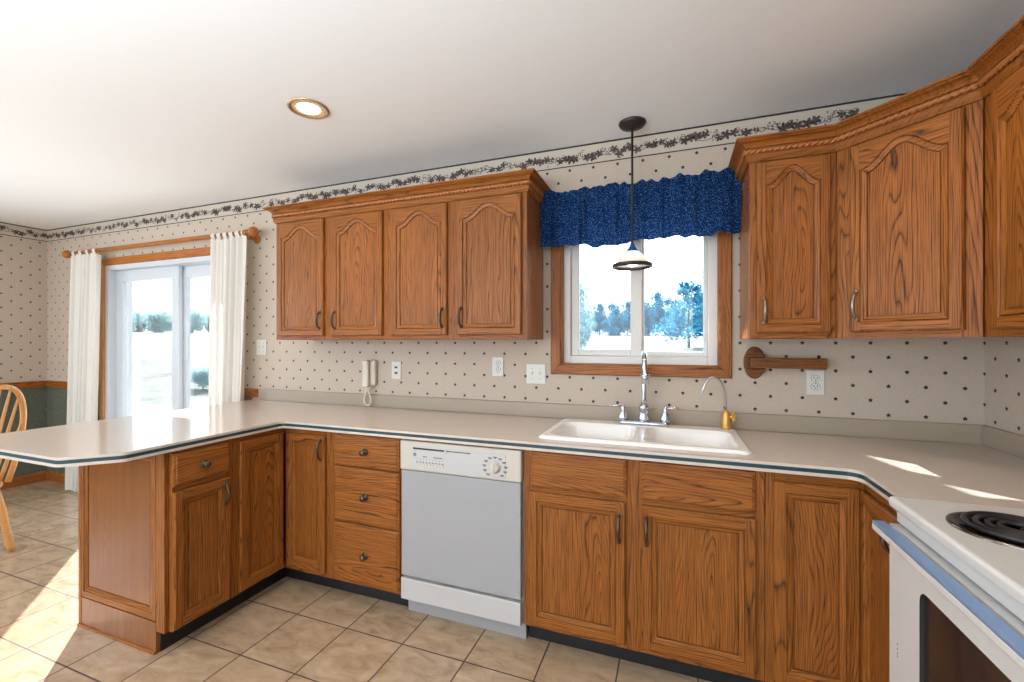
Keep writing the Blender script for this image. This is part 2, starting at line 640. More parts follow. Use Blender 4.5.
# ------------------------------------------------------------------ room shell
struct(MB().box(XL - 0.2, XR + 0.2, YB - 0.2, 0.2, -0.1, 0, 'floor').build('floor'))
struct(MB().box(XL - 0.2, XR + 0.2, YB - 0.2, 0.2, H, H + 0.1, 'ceiling').build('ceiling'))
WX0, WX1, WZ0, WZ1 = -0.60, 0.215, 1.215, 2.06       # sink window opening
DX0, DX1, DZ1 = -4.80, -3.24, 2.035                   # sliding door opening
b = MB()
for x0, x1, z0, z1 in ((XL - 0.2, DX0, 0, H), (DX0, DX1, DZ1, H), (DX1, WX0, 0, H), (WX0, WX1, 0, WZ0), (WX0, WX1, WZ1, H), (WX1, XR + 0.2, 0, H)):
    b.box(x0, x1, 0, 0.2, z0, z1, 'wall')
struct(b.build('wall_back'))
b = MB()
for y0_, y1_, z0, z1 in ((YB, -3.5, 0, H), (-1.7, 0, 0, H), (-3.5, -1.7, 0, 0.75), (-3.5, -1.7, 2.15, H)):
    b.box(XL - 0.2, XL, y0_, y1_, z0, z1, 'wall')
struct(b.build('wall_left'))
struct(MB().box(XR, XR + 0.2, YB, 0, 0, H, 'wall').build('wall_right'))
b = MB()
for x0, x1, z0, z1 in ((XL - 0.2, -4.7, 0, H), (0.3, XR + 0.2, 0, H), (-4.7, 0.3, 0, 0.45), (-4.7, 0.3, 2.25, H)):
    b.box(x0, x1, YB - 0.2, YB, z0, z1, 'plain_wall')
struct(b.build('wall_front'))

# wallpaper border with a vine of leaves, on the back and left walls
rnd = random.Random(4)
b = MB()


def border_run(length, P):
    """P(u, z, lift) -> point"""
    def quad(u0, u1, z0, z1, m, lift):
        v = [b.b.verts.new(P(u, z, lift)) for u, z in ((u0, z0), (u1, z0), (u1, z1), (u0, z1))]
        b.face(v, m)
    quad(0, length, 2.328, 2.4395, 'border_paper', 0.0006)
    quad(0, length, 2.4305, 2.4395, 'border_line', 0.0010)
    quad(0, length, 2.325, 2.331, 'border_line', 0.0010)

    def strip(pts, wd, m, lift):
        for (ua, za), (ub, zb) in zip(pts, pts[1:]):
            d = Vector((ub - ua, zb - za))
            if d.length < 1e-6:
                continue
            nn = Vector((-d.y, d.x)).normalized() * wd
            b.face([b.b.verts.new(P(ua + nn.x, za + nn.y, lift)), b.b.verts.new(P(ub + nn.x, zb + nn.y, lift)),
                    b.b.verts.new(P(ub - nn.x, zb - nn.y, lift)), b.b.verts.new(P(ua - nn.x, za - nn.y, lift))], m)
    n = int(length / 0.012)
    vine = [(i * 0.012, 2.372 + 0.011 * math.sin(i * 0.012 * 2 * PI / 0.16)) for i in range(n + 1)]
    strip(vine, 0.0014, 'border_ink', 0.0012)
    u = 0.02
    while u < length - 0.03:
        zc = 2.374 + rnd.uniform(-0.014, 0.018)
        kind = rnd.random()
        if kind < 0.66:      # five-lobed leaf
            r = rnd.uniform(0.018, 0.030)
            a0 = rnd.uniform(0, 2 * PI)
            pts = []
            for k in range(20):
                a = a0 + 2 * PI * k / 20
                rr = r * (0.42 + 0.58 * abs(math.cos(2.5 * (a - a0))) ** 1.5)
                pts.append((u + rr * math.cos(a), zc + rr * math.sin(a)))
            c = b.b.verts.new(P(u, zc, 0.0014))
            vs = [b.b.verts.new(P(pu, pz, 0.0014)) for pu, pz in pts]
            for k in range(20):
                b.face([c, vs[k], vs[(k + 1) % 20]], 'border_leaf' if rnd.random() < 0.6 else 'border_ink')
        # tendrils
        for _ in range(3):
            r0 = rnd.uniform(0.008, 0.018)
            sg = rnd.choice((-1, 1))
            a0 = rnd.uniform(0, 2 * PI)
            cu, cz = u + rnd.uniform(-0.02, 0.02), zc + rnd.uniform(-0.006, 0.014)
            sp = [(cu + r0 * (1 - k / 16) * math.cos(a0 + sg * k * 0.42), min(2.428, cz + r0 * (1 - k / 16) * math.sin(a0 + sg * k * 0.42))) for k in range(12)]
            strip(sp, 0.0014, 'border_ink', 0.0013)
        for _ in range(2):
            du, dz = u + rnd.uniform(-0.03, 0.03), zc + rnd.uniform(-0.022, 0.02)
            vs = [b.b.verts.new(P(du + 0.004 * math.cos(k * PI / 3), dz + 0.004 * math.sin(k * PI / 3), 0.0015)) for k in range(6)]
            b.face(vs, 'border_ink')
        u += rnd.uniform(0.024, 0.038)


border_run(XR - XL, lambda u, z, l: (XL + u, -l, z))
border_run(2.2, lambda u, z, l: (XL + l, -u, z))
struct(b.build('trim_1', recalc=False), 'cream wallpaper border with dark leafy vine under the ceiling')

# chair rail and baseboards of the dining end
rail = [(0, 0.905), (0.012, 0.905), (0.016, 0.915), (0.016, 0.93), (0.022, 0.938), (0.022, 0.955), (0.028, 0.962), (0.028, 0.97), (0, 0.97)]
struct(MB().sweep([(XL, 0), (DX0 - 0.067, 0)], rail, 'trim_h').build('trim_2'))
struct(MB().sweep([(XL, -1.7), (XL, -0.0285)], rail, 'trim_y').build('trim_3'))
struct(MB().sweep([(DX1 + 0.067, 0), (-2.91, 0)], [(a, z + 0.022) for a, z in rail], 'trim_h').build('trim_4'))
bbp = [(0, 0), (0.014, 0), (0.014, 0.075), (0.008, 0.088), (0, 0.09)]
struct(MB().sweep([(XL, 0), (DX0 - 0.067, 0)], bbp, 'trim_h').build('baseboard_back'))
struct(MB().sweep([(XL, -3.6), (XL, -0.0145)], bbp, 'trim_y').build('baseboard_left'))

# ------------------------------------------------------------------ sink window
wroot = struct_empty('window_1', 'white sliding window in an oak casing over the sink')


def casing(name, x0, x1, z0, z1, wd, parent, bottom=True, y=0.0, th=0.018, mv='trim_v', mh='trim_h'):
    bb = MB()

    def bar(pts, m):
        # pts: 4 corners of a mitred bar (x,z); raised profile
        cx = sum(p[0] for p in pts) / 4
        cz = sum(p[1] for p in pts) / 4
        r0 = [(p[0], y, p[1]) for p in pts]
        r1 = [(p[0], y - th * 0.7, p[1]) for p in pts]
        r2 = [(p[0] + (cx - p[0]) * (0.16 if abs(cx - p[0]) < wd else 0.0), y - th, p[1] + (cz - p[1]) * (0.16 if abs(cz - p[1]) < wd else 0.0)) for p in pts]
        bb.loops([r0, r1, r2], m, smooth=False)
    o0, o1, p0, p1 = x0 - wd, x1 + wd, z0 - wd, z1 + wd
    if not bottom:
        p0 = z0
    bar([(o0, p0), (x0, z0), (x0, z1), (o0, p1)], mv)
    bar([(o1, p0), (x1, z0), (x1, z1), (o1, p1)], mv)
    bar([(o0, p1), (x0, z1), (x1, z1), (o1, p1)], mh)
    if bottom:
        bar([(o0, p0), (x0, z0), (x1, z0), (o1, p0)], 'trim_h')
    return bb.build(name, parent)


def frame_ring(bb, x0, x1, z0, z1, wl, wr, wb, wt, y0, y1, m, bev=0.004):
    bb.box(x0, x0 + wl, y0, y1, z0, z1, m, bev)
    bb.box(x1 - wr, x1, y0, y1, z0, z1, m, bev)
    bb.box(x0 + wl, x1 - wr, y0, y1, z0, z0 + wb, m, bev)
    bb.box(x0 + wl, x1 - wr, y0, y1, z1 - wt, z1, m, bev)
    return bb


casing('casing', WX0 + 0.004, WX1 - 0.004, WZ0 + 0.004, WZ1 - 0.004, 0.057, wroot)
b = MB()
frame_ring(b, WX0, WX1, WZ0, WZ1, 0.008, 0.008, 0.008, 0.008, -0.004, 0.05, 'trim_v', 0.001)
b.build('jamb', wroot)
b = MB()
frame_ring(b, WX0, WX1, WZ0, WZ1, 0.045, 0.05, 0.05, 0.05, 0.05, 0.16, 'vinyl')
b.box(-0.207, -0.165, 0.062, 0.14, WZ0 + 0.05, WZ1 - 0.05, 'vinyl', 0.003)
b.build('window_frame', wroot)
s1 = frame_ring(MB(), -0.553, -0.195, WZ0 + 0.05, WZ1 - 0.05, 0.044, 0.03, 0.036, 0.036, 0.075, 0.10, 'vinyl').build('sash', wroot)
MB().box(-0.512, -0.222, 0.086, 0.089, WZ0 + 0.083, WZ1 - 0.083, 'glass').build('pane', s1)
s2 = frame_ring(MB(), -0.176, 0.165, WZ0 + 0.05, WZ1 - 0.05, 0.022, 0.02, 0.024, 0.024, 0.104, 0.13, 'vinyl').build('sash', wroot)
MB().box(-0.157, 0.148, 0.116, 0.119, WZ0 + 0.07, WZ1 - 0.07, 'glass').build('pane', s2)

# ------------------------------------------------------------------ sliding glass door
droot = struct_empty('door_1', 'white sliding glass door in an oak casing')
casing('casing', DX0 + 0.004, DX1 - 0.004, 0.0, DZ1 - 0.004, 0.066, droot, bottom=False, mv='door_casing', mh='door_casing_h')
b = MB()
frame_ring(b, DX0, DX1, 0.0, DZ1, 0.05, 0.05, 0.03, 0.045, -0.004, 0.17, 'door_vinyl')
b.box(DX0 + 0.05, DX0 + 0.075, 0.10, 0.17, 0.03, DZ1 - 0.045, 'door_vinyl', 0.002)
b.build('door_frame', droot)
s1 = frame_ring(MB(), -4.755, -3.905, 0.03, DZ1 - 0.045, 0.10, 0.085, 0.14, 0.10, 0.055, 0.09, 'door_vinyl').build('sash', droot)
MB().box(-4.66, -3.985, 0.071, 0.075, 0.165, DZ1 - 0.14, 'glass').build('pane', s1)
s2 = frame_ring(MB(), -3.965, -3.285, 0.03, DZ1 - 0.045, 0.09, 0.10, 0.14, 0.10, 0.10, 0.135, 'door_vinyl').build('sash', droot)
MB().box(-3.88, -3.38, 0.116, 0.12, 0.165, DZ1 - 0.14, 'glass').build('pane', s2)

# ------------------------------------------------------------------ cabinet parts


def arch(s, A):
    t = min(1.0, abs(s) / 0.92)
    return A * (0.5 + 0.5 * math.cos(PI * t ** 1.12))


def door_mesh(W, Hh, st=0.036, top=0.036, bot=0.036, A=0.0, th=0.019):
    """frame-and-panel door in local x 0..W, z 0..H, front at y=-th; A>0 gives a cathedral arch"""
    b = MB()
    e = 0.005
    x0, x1, z0 = st, W - st, bot
    zs = Hh - top - A                      # shoulder height of the opening
    N = 28 if A > 0 else 1

    def topz(x):
        if A <= 0:
            return Hh - top
        s = (x - (x0 + x1) / 2) / ((x1 - x0) / 2)
        return zs + arch(s, A)
    tp = [(x1 + (x0 - x1) * i / N, topz(x1 + (x0 - x1) * i / N)) for i in range(N + 1)]
    loop = [(x0, z0), (x1, z0)] + tp          # counter-clockwise from bottom-left

    def offset(L, d):
        out = []
        n = len(L)
        for i in range(n):
            p0, p, p1 = Vector(L[i - 1]), Vector(L[i]), Vector(L[(i + 1) % n])
            a = (p - p0); c = (p1 - p)
            if a.length < 1e-7: a = c
            if c.length < 1e-7: c = a
            a.normalize(); c.normalize()
            n0, n1 = Vector((-a.y, a.x)), Vector((-c.y, c.x))
            nn = n0 + n1
            nn = nn / max(0.35, nn.length_squared / 2)
            out.append((p.x + nn.x * d, p.y + nn.y * d))
        return out
    f = -th
    # front: stiles, bottom rail, top rail
    def poly(pts, m):
        b.face([b.b.verts.new((x, f, z)) for x, z in pts], m)
    poly([(e, e), (x0, e), (x0, Hh - e), (e, Hh - e)], 'oak_v')
    poly([(x1, e), (W - e, e), (W - e, Hh - e), (x1, Hh - e)], 'oak_v')
    poly([(x0, e), (x1, e), (x1, z0), (x0, z0)], 'oak_h')
    for i in range(N):
        (xa, za), (xb, zb) = tp[i], tp[i + 1]
        poly([(xb, zb), (xa, za), (xa, Hh - e), (xb, Hh - e)], 'oak_h')
    # outer edge: eased front edge then sides and back
    o0 = [(e, e), (W - e, e), (W - e, Hh - e), (e, Hh - e)]
    o1 = [(0, 0), (W, 0), (W, Hh), (0, Hh)]
    r = lambda L, y: [(x, y, z) for x, z in L]
    b.loops([r(o0, f), r(o1, f + e), r(o1, 0)], 'oak_v', cap0=False, cap1=True, smooth=False)
    # inner moulding: bead, slope down, groove, panel
    L1, L2, L3, L4, L5 = offset(loop, 0.0025), offset(loop, 0.005), offset(loop, 0.0215), offset(loop, 0.0225), offset(loop, 0.0265)
    rings = [r(loop, f), r(L1, f + 0.006), r(L2, f + 0.003), r(L3, f + 0.0070), r(L4, f + 0.0145), r(L5, f + 0.0145)]
    vr = [[b.b.verts.new(p) for p in ring] for ring in rings]
    for i in range(len(vr) - 1):
        for j in range(len(loop)):
            k = (j + 1) % len(loop)
            hor = abs(loop[k][0] - loop[j][0]) > abs(loop[k][1] - loop[j][1])
            b.face([vr[i][j], vr[i][k], vr[i + 1][k], vr[i + 1][j]], 'oak_h' if hor else 'oak_v')
    # panel
    vs = [b.b.verts.new((x, f + 0.009, z)) for x, z in L5]
    b.loops([r(L5, f + 0.0145), r(L5, f + 0.009)], 'oak_p', cap0=False, cap1=False, smooth=False)
    b.face(vs, 'oak_p')
    return b


def slab_mesh(W, Hh, th=0.019):
    b = MB()
    r = lambda d, y: [(d, y, d), (W - d, y, d), (W - d, y, Hh - d), (d, y, Hh - d)]
    b.loops([r(0, 0), r(0, -th * 0.55), r(0.004, -th * 0.72), r(0.010, -th * 0.80), r(0.012, -th), ], 'oak_d', smooth=False)
    return b


def pull(parent, x, z0, z1, y, mat='bronze'):
    """arched vertical cabinet pull with leaf-shaped ends"""
    b = MB()
    zc, h = (z0 + z1) / 2, (z1 - z0)
    pts, rs = [], []
    for i in range(17):
        t = i / 16
        pts.append((x, y - 0.004 - 0.024 * math.sin(PI * t) ** 0.6, z0 + h * (0.1 + 0.8 * t)))
        rs.append(0.0048 + 0.0028 * math.sin(PI * t))
    b.tube(pts, rs, mat, 8)
    for zz in (z0 + h * 0.1, z1 - h * 0.1):
        b.lathe([(0.002, 0.0), (0.0085, 0.001), (0.0085, 0.003), (0.005, 0.007), (0.001, 0.008)], (x, y, zz), mat, 'y', 12)
        sgn = -1 if zz < zc else 1
        b.tube([(x, y - 0.002, zz), (x, y - 0.003, zz + sgn * h * 0.06), (x, y - 0.002, zz + sgn * h * 0.1)], [0.007, 0.0055, 0.001], mat, 8)
    return b.build('handle', parent)


def knob(parent, x, z, y):
    b = MB()
    b.lathe([(0.016, 0.0), (0.017, 0.002), (0.012, 0.005), (0.006, 0.008), (0.0055, 0.014), (0.012, 0.018), (0.0155, 0.023), (0.014, 0.028), (0.007, 0.031), (0.001, 0.032)],
            (x, y, z), 'bronze', 'y', 16)
    for k in range(8):
        a = 2 * PI * k / 8
        b.tube([(x + 0.014 * math.cos(a), y - 0.001, z + 0.014 * math.sin(a)), (x + 0.019 * math.cos(a), y - 0.003, z + 0.019 * math.sin(a))], [0.004, 0.002], 'bronze', 6)
    return b.build('knob', parent)


TH = 0.019


def add_door(root, x0, x1, z0, z1, hx=None, hz=None, A=0.0, yoff=0.0, mat='bronze', **kw):
    d = door_mesh(x1 - x0, z1 - z0, A=A, **kw).build('door', root, (x0, yoff, z0))
    if hx is not None:
        pull(d, hx - x0, hz[0] - z0, hz[1] - z0, -TH, mat)
    return d


def add_drawer(root, x0, x1, z0, z1, kn=False, name='drawer'):
    d = slab_mesh(x1 - x0, z1 - z0).build(name, root, (x0, 0, z0))
    if kn:
        knob(d, (x1 - x0) / 2, (z1 - z0) / 2, -TH)
    return d


def carcass(b, W, D, z0, z1, m='oak_plain', t=0.016, back=True, x0=0.0):
    b.box(x0, x0 + t, 0.019, D, z0, z1, m)
    b.box(x0 + W - t, x0 + W, 0.019, D, z0, z1, m)
    b.box(x0 + t, x0 + W - t, 0.019, D, z0, z0 + t, m)
    if back:
        b.box(x0 + t, x0 + W - t, D - 0.008, D, z0 + t, z1, m)
    return b


def face_frame(W, z0, z1, stiles, rails, x0=0.0):
    """stiles: list of (xa, xb); rails: list of (za, zb)"""
    b = MB()
    ss = sorted(stiles)
    for xa, xb in ss:
        b.box(xa, xb, 0, 0.019, z0, z1, 'oak_v', 0.0008, 1)
    for (a0, a1), (c0, c1) in zip(ss, ss[1:]):
        for za, zb in rails:
            b.box(a1, c0, 0.0005, 0.019, za, zb, 'oak_h', 0.0005, 1)
    return b


BZ0, BZ1 = 0.10, 0.8775

# ------------------------------------------------------------------ base cabinets, back run (front at y=-0.60)
YF = -0.60
# three-drawer base
dr = thing('drawer_base_cabinet', 'oak base cabinet of three stacked drawers left of the dishwasher', 'cabinet', (-1.690, YF, 0))
W = 0.440
carcass(MB(), W, 0.598, BZ0, BZ1).build('carcass', dr)
face_frame(W, BZ0, BZ1, [(0, 0.042), (W - 0.012, W)], [(BZ0, 0.122), (0.410, 0.424), (0.700, 0.712), (0.862, BZ1)]).build('face_frame', dr)
MB().box(0.0, W, 0.075, 0.085, 0, BZ0 - 0.0005, 'black').build('toe_kick', dr)
for z0, z1 in ((0.708, 0.868), (0.422, 0.700), (0.117, 0.412)):
    add_drawer(dr, 0.037, W - 0.004, z0, z1, True)

# sink base
sb = thing('sink_base_cabinet', 'double-door oak base cabinet under the sink', 'cabinet', (-0.6175, YF, 0))
W = 0.9275
carcass(MB(), W, 0.598, BZ0, BZ1, back=False).build('carcass', sb)
face_frame(W, BZ0, BZ1, [(0, 0.034), (0.434, 0.500), (W - 0.034, W)], [(BZ0, 0.125), (0.692, 0.722), (0.86, BZ1)]).build('face_frame', sb)
MB().box(0.0, W, 0.075, 0.085, 0, BZ0 - 0.0005, 'black').build('toe_kick', sb)
for x0, x1 in ((0.0345, 0.4405), (0.4965, 0.8965)):
    add_drawer(sb, x0, x1, 0.716, 0.868, name='false_drawer_front')
add_door(sb, 0.0275, 0.4345, 0.122, 0.694, 0.4095, (0.525, 0.655))
add_door(sb, 0.4965, 0.8995, 0.124, 0.693, 0.5165, (0.533, 0.662))

# right corner (L-shaped) base cabinet
rc = thing('corner_base_cabinet', 'oak corner base cabinet between the sink and the white stove', 'cabinet', (0.3115, YF, 0))
b = MB()
b.box(0, 0.016, 0.019, 0.598, BZ0, BZ1, 'oak_plain')
b.box(0.016, 0.906, 0.019, 0.598, BZ0, BZ0 + 0.016, 'oak_plain')
b.box(0.016, 0.906, 0.590, 0.598, BZ0 + 0.016, BZ1, 'oak_plain')
b.box(0.320, 0.906, -0.315, 0.019, BZ0, BZ0 + 0.016, 'oak_plain')
b.box(0.320, 0.906, -0.315, -0.299, BZ0 + 0.016, BZ1, 'oak_plain')
b.build('carcass', rc)
ff = face_frame(0.30, BZ0, BZ1, [(0, 0.032), (0.276, 0.300)], [(BZ0, 0.125), (0.83, BZ1)])
ff.box(0.3005, 0.319, -0.31, -0.290, BZ0, BZ1, 'oak_v')
ff.box(0.3005, 0.319, -0.290, 0.0185, BZ0, 0.125, 'oak_y')
ff.box(0.3005, 0.319, -0.290, 0.0185, 0.83, BZ1, 'oak_y')
ff.build('face_frame', rc)
bk = MB()
bk.box(0, 0.385, 0.075, 0.085, 0, BZ0 - 0.0005, 'black')
bk.box(0.375, 0.385, -0.315, 0.075, 0, BZ0 - 0.0005, 'black')
bk.build('toe_kick', rc)
add_door(rc, 0.027, 0.281, 0.120, 0.842)
d = door_mesh(0.285, 0.724).build('door', rc, (0.300, -0.004, 0.112), -PI / 2)
pull(d, 0.262, 0.61, 0.71, -TH)

# left corner (L-shaped) base cabinet joining the peninsula
XF = -2.005
lc = thing('corner_base_cabinet', 'oak corner base cabinet with two doors where the peninsula meets the back wall', 'cabinet', (XF, YF, 0))
b = MB()
b.box(0.2985, 0.3145, 0.019, 0.598, BZ0, BZ1, 'oak_plain')
b.box(-0.628, 0.2985, 0.019, 0.598, BZ0, BZ0 + 0.016, 'oak_plain')
b.box(-0.628, 0.2985, 0.590, 0.598, BZ0 + 0.016, BZ1, 'oak_plain')
b.box(-0.628, -0.019, -0.309, 0.019, BZ0, BZ0 + 0.016, 'oak_plain')
b.box(-0.628, -0.616, -0.309, 0.590, BZ0 + 0.016, BZ1, 'oak_plain')
b.build('carcass', lc)
ff = face_frame(0.3145, BZ0, BZ1, [(0, 0.034), (0.284, 0.3145)], [(BZ0, 0.125), (0.83, BZ1)])
ff.box(-0.019, -0.0005, -0.309, -0.272, BZ0, BZ1, 'oak_v')
ff.box(-0.019, -0.0005, -0.272, 0.0185, BZ0, 0.125, 'oak_y')
ff.box(-0.019, -0.0005, -0.272, 0.0185, 0.84, BZ1, 'oak_y')
ff.build('face_frame', lc)
bk = MB()
bk.box(-0.085, 0.3145, 0.075, 0.085, 0, BZ0 - 0.0005, 'black')
bk.box(-0.085, -0.075, -0.309, 0.075, 0, BZ0 - 0.0005, 'black')
bk.build('toe_kick', lc)
add_door(lc, 0.030, 0.291, 0.126, 0.850, 0.268, (0.712, 0.838))
d = door_mesh(0.258, 0.735, ).build('door', lc, (0.0, -0.281, 0.115), PI / 2)

# peninsula end cabinet (front faces +x)
pc = thing('peninsula_base_cabinet', 'oak base cabinet with a drawer and panelled end at the peninsula tip', 'cabinet', (XF, -1.186, 0), PI / 2)
W = 0.276
carcass(MB(), W, 0.628, BZ0, BZ1).build('carcass', pc)
face_frame(W, BZ0, BZ1, [(0, 0.022), (W - 0.03, W)], [(BZ0, 0.12), (0.698, 0.72), (0.858, BZ1)]).build('face_frame', pc)
bk = MB()
bk.box(0.0, W, 0.075, 0.085, 0, BZ0 - 0.0005, 'black')
bk.box(0.0, 0.004, 0.086, 0.628, 0, BZ0 - 0.0005, 'oak_plain')
bk.build('toe_kick', pc)
add_drawer(pc, -0.003, 0.252, 0.722, 0.863, True)
add_door(pc, -0.001, 0.252, 0.11, 0.698, 0.222, (0.566, 0.688))
# end panel (on the tip, faces -y): a framed panel with base shoe
ep = door_mesh(0.555, 0.735, st=0.03, top=0.03, bot=0.03).build('end_panel', pc, (-0.0, 0.628, 0.138), -PI / 2)
ep.data.materials[ep.data.materials.find('oak_flat_sawn_panel')] = M['oak_plain']
b = MB()
b.box(-0.019, 0.0, 0.02, 0.073, 0.10, BZ1, 'oak_v', 0.001)
b.box(-0.019, 0.0, 0.074, 0.612, 0.873, BZ1, 'oak_y')
b.box(-0.019, 0.0, 0.074, 0.612, 0.012, 0.137, 'oak_plain')
b.box(-0.026, 0.0, 0.076, 0.634, 0.0, 0.012, 'oak_y', 0.003)
b.box(-0.021, 0.0, 0.613, 0.634, 0.012, BZ1, 'oak_v', 0.002)
b.build('end_trim', pc)

# ------------------------------------------------------------------ countertop with backsplash


def fillet(p, a, c, r, n=6):
    """round corner p between directions to a and c"""
    p, a, c = Vector(p), Vector(a), Vector(c)
    d0, d1 = (a - p).normalized(), (c - p).normalized()
    q0, q1 = p + d0 * r, p + d1 * r
    return [tuple(q0 * (1 - t) ** 2 + p * 2 * t * (1 - t) + q1 * t ** 2) for t in [i / n for i in range(n + 1)]]


PX = -1.985
raw = [(-2.948, -0.001), (XR - 0.001, -0.001), (XR - 0.001, -0.916), (0.586, -0.916)]
raw += fillet((0.586, -0.640), (0.586, -0.916), (0, -0.635), 0.055)
raw += fillet((PX, -0.635), (0, -0.635), (PX, -1.3), 0.05)
raw += fillet((PX, -1.372), (PX, -1.0), (-2.126, -1.508), 0.02, 4)
raw += fillet((-2.126, -1.508), (PX, -1.372), (-2.9, -1.508), 0.02, 4)
raw += fillet((-2.948, -1.508), (-2.2, -1.508), (-2.948, -1.0), 0.06, 6)
SX0, SX1, SY0, SY1 = -0.55, 0.262, -0.545, -0.075
hole = [(SX0 + 0.02, SY0 + 0.02), (SX1 - 0.02, SY0 + 0.02), (SX1 - 0.02, SY1 - 0.01), (SX0 + 0.02, SY1 - 0.01)]
ct = thing('countertop', 'beige laminate U-shaped countertop with a dark teal edge stripe', 'countertop', (0, 0, 0.879))
zz = -0.879
ctop = MB().prism(raw, 0.8785 + zz, 0.914 + zz, 'counter', [hole]).build('worktop', ct)
# teal inlay and lips run along the open edges only
edge = raw[3:]


def edge_strip(z0, z1, out, m, name, label):
    pr = [(-0.002, z0), (out * 0.7, z0), (out, z0 + (z1 - z0) * 0.25), (out, z1 - (z1 - z0) * 0.25), (out * 0.7, z1), (-0.002, z1)]
    b = MB()
    pts = [Vector(p) for p in edge]
    b.sweep([tuple(p) for p in pts], [(o, z + zz) for o, z in pr], m)
    o = b.build(name, ct)
    o['label'] = label
    return o


edge_strip(0.8900, 0.9040, 0.0038, 'teal', 'edge_stripe', 'dark teal stripe inlaid in the counter edge')
edge_strip(0.9040, 0.9145, 0.0045, 'counter', 'edge_lip', 'beige upper lip of the counter edge')
edge_strip(0.8785, 0.8900, 0.0045, 'counter', 'edge_lip', 'beige lower lip of the counter edge')
b = MB()
b.box(-2.902, XR - 0.001, -0.02, -0.001, 0.9142 + zz, 0.995 + zz, 'splash', 0.003)
b.box(XR - 0.02, XR - 0.001, -0.916, -0.0202, 0.9142 + zz, 0.995 + zz, 'splash', 0.003)
o = b.build('backsplash', ct)
o['label'] = 'low taupe backsplash strip'

# ------------------------------------------------------------------ sink


def rrect(x0, x1, y0, y1, r, n=6):
    out = []
    for cx, cy, a0 in ((x1 - r, y0 + r, -PI / 2), (x1 - r, y1 - r, 0), (x0 + r, y1 - r, PI / 2), (x0 + r, y0 + r, PI)):
        for i in range(n + 1):
            a = a0 + PI / 2 * i / n
            out.append((cx + r * math.cos(a), cy + r * math.sin(a)))
    return out


sk = thing('kitchen_sink', 'white double-bowl drop-in kitchen sink below the window', 'sink', (0, 0, 0.914))
b = MB()
ox0, ox1, oy0, oy1 = -0.570, 0.282, -0.562, -0.062
outer = rrect(ox0, ox1, oy0, oy1, 0.035)
inner_o = rrect(ox0 + 0.014, ox1 - 0.014, oy0 + 0.014, oy1 - 0.014, 0.03)
bl = rrect(-0.530, -0.168, -0.525, -0.165, 0.06)
br = rrect(-0.122, 0.240, -0.525, -0.165, 0.06)
R3 = lambda L, z: [(x, y, z) for x, y in L]
b.loops([R3(outer, 0.0005), R3(outer, 0.006), R3(inner_o, 0.013)], 'sink', cap0=False, cap1=False)
# deck with two bowl openings
L = [[Vector((x, y, 0)) for x, y in q] for q in (inner_o, bl, br)]
vs = [b.b.verts.new((p.x, p.y, 0.013)) for q in L for p in q]
for t in tessellate_polygon(L):
    b.face([vs[i] for i in t], 'sink')
for (x0, x1) in ((-0.530, -0.168), (-0.122, 0.240)):
    rings = []
    for ins, z in ((0, 0.013), (0.006, 0.006), (0.010, -0.01), (0.018, -0.15), (0.03, -0.165), (0.08, -0.17)):
        rings.append(R3(rrect(x0 + ins, x1 - ins, -0.525 + ins, -0.165 - ins, max(0.02, 0.06 - ins * 0.3)), z))
    b.loops(rings, 'sink', cap0=False, cap1=True)
b.build('basin', sk)
for cx in (-0.349, 0.059):
    bb = MB()
    bb.lathe([(0.045, 0.0), (0.045, 0.002), (0.036, 0.003), (0.030, -0.0005)], (cx, -0.345, -0.169), 'chrome', 'z', 20, cap0=False)
    bb.build('drain', sk)

# ------------------------------------------------------------------ faucets
fz = 0.9275
fa = thing('kitchen_faucet', 'tall chrome gooseneck faucet with two handles on the sink deck', 'faucet', (-0.142, -0.108, fz))
b = MB()
b.loops([R3(rrect(-0.128, 0.128, -0.03, 0.03, 0.029), 0.0), R3(rrect(-0.128, 0.128, -0.03, 0.03, 0.029), 0.010), R3(rrect(-0.120, 0.120, -0.022, 0.022, 0.0215), 0.017)], 'chrome')
b.build('base_plate', fa)
b = MB()
b.lathe([(0.027, 0.016), (0.027, 0.03), (0.023, 0.045), (0.022, 0.075), (0.025, 0.08), (0.024, 0.092), (0.015, 0.102)], (0, 0, 0), 'chrome', 'z', 20)
path, rad = [], []
for i in range(9):
    path.append((0, 0, 0.095 + (0.295 - 0.095) * i / 8)); rad.append(0.0125)
R = 0.068
for i in range(1, 17):
    a = PI * i / 16
    path.append((0.012 * i / 16, -R + R * math.cos(a), 0.295 + R * math.sin(a))); rad.append(0.0122)
path.append((0.014, -2 * R - 0.002, 0.27)); rad.append(0.013)
path.append((0.014, -2 * R - 0.003, 0.255)); rad.append(0.0175)
path.append((0.014, -2 * R - 0.003, 0.215)); rad.append(0.0165)
b.tube(path, rad, 'chrome', 14)
b.lathe([(0.0205, 0.0), (0.0205, 0.012)], (0.014, -2 * R - 0.003, 0.250), 'chrome', 'z', 16)
b.build('spout', fa)
for sx in (-1, 1):
    b = MB()
    b.lathe([(0.024, 0.016), (0.0245, 0.03), (0.021, 0.05), (0.014, 0.066), (0.010, 0.072), (0.012, 0.078), (0.010, 0.088), (0.002, 0.093)], (sx * 0.102, 0, 0), 'chrome', 'z', 18)
    b.tube([(sx * 0.102, 0, 0.083), (sx * 0.13, -0.004, 0.088), (sx * 0.165, -0.01, 0.089)], [0.006, 0.0048, 0.004], 'chrome', 8)
    b.build('handle', fa)

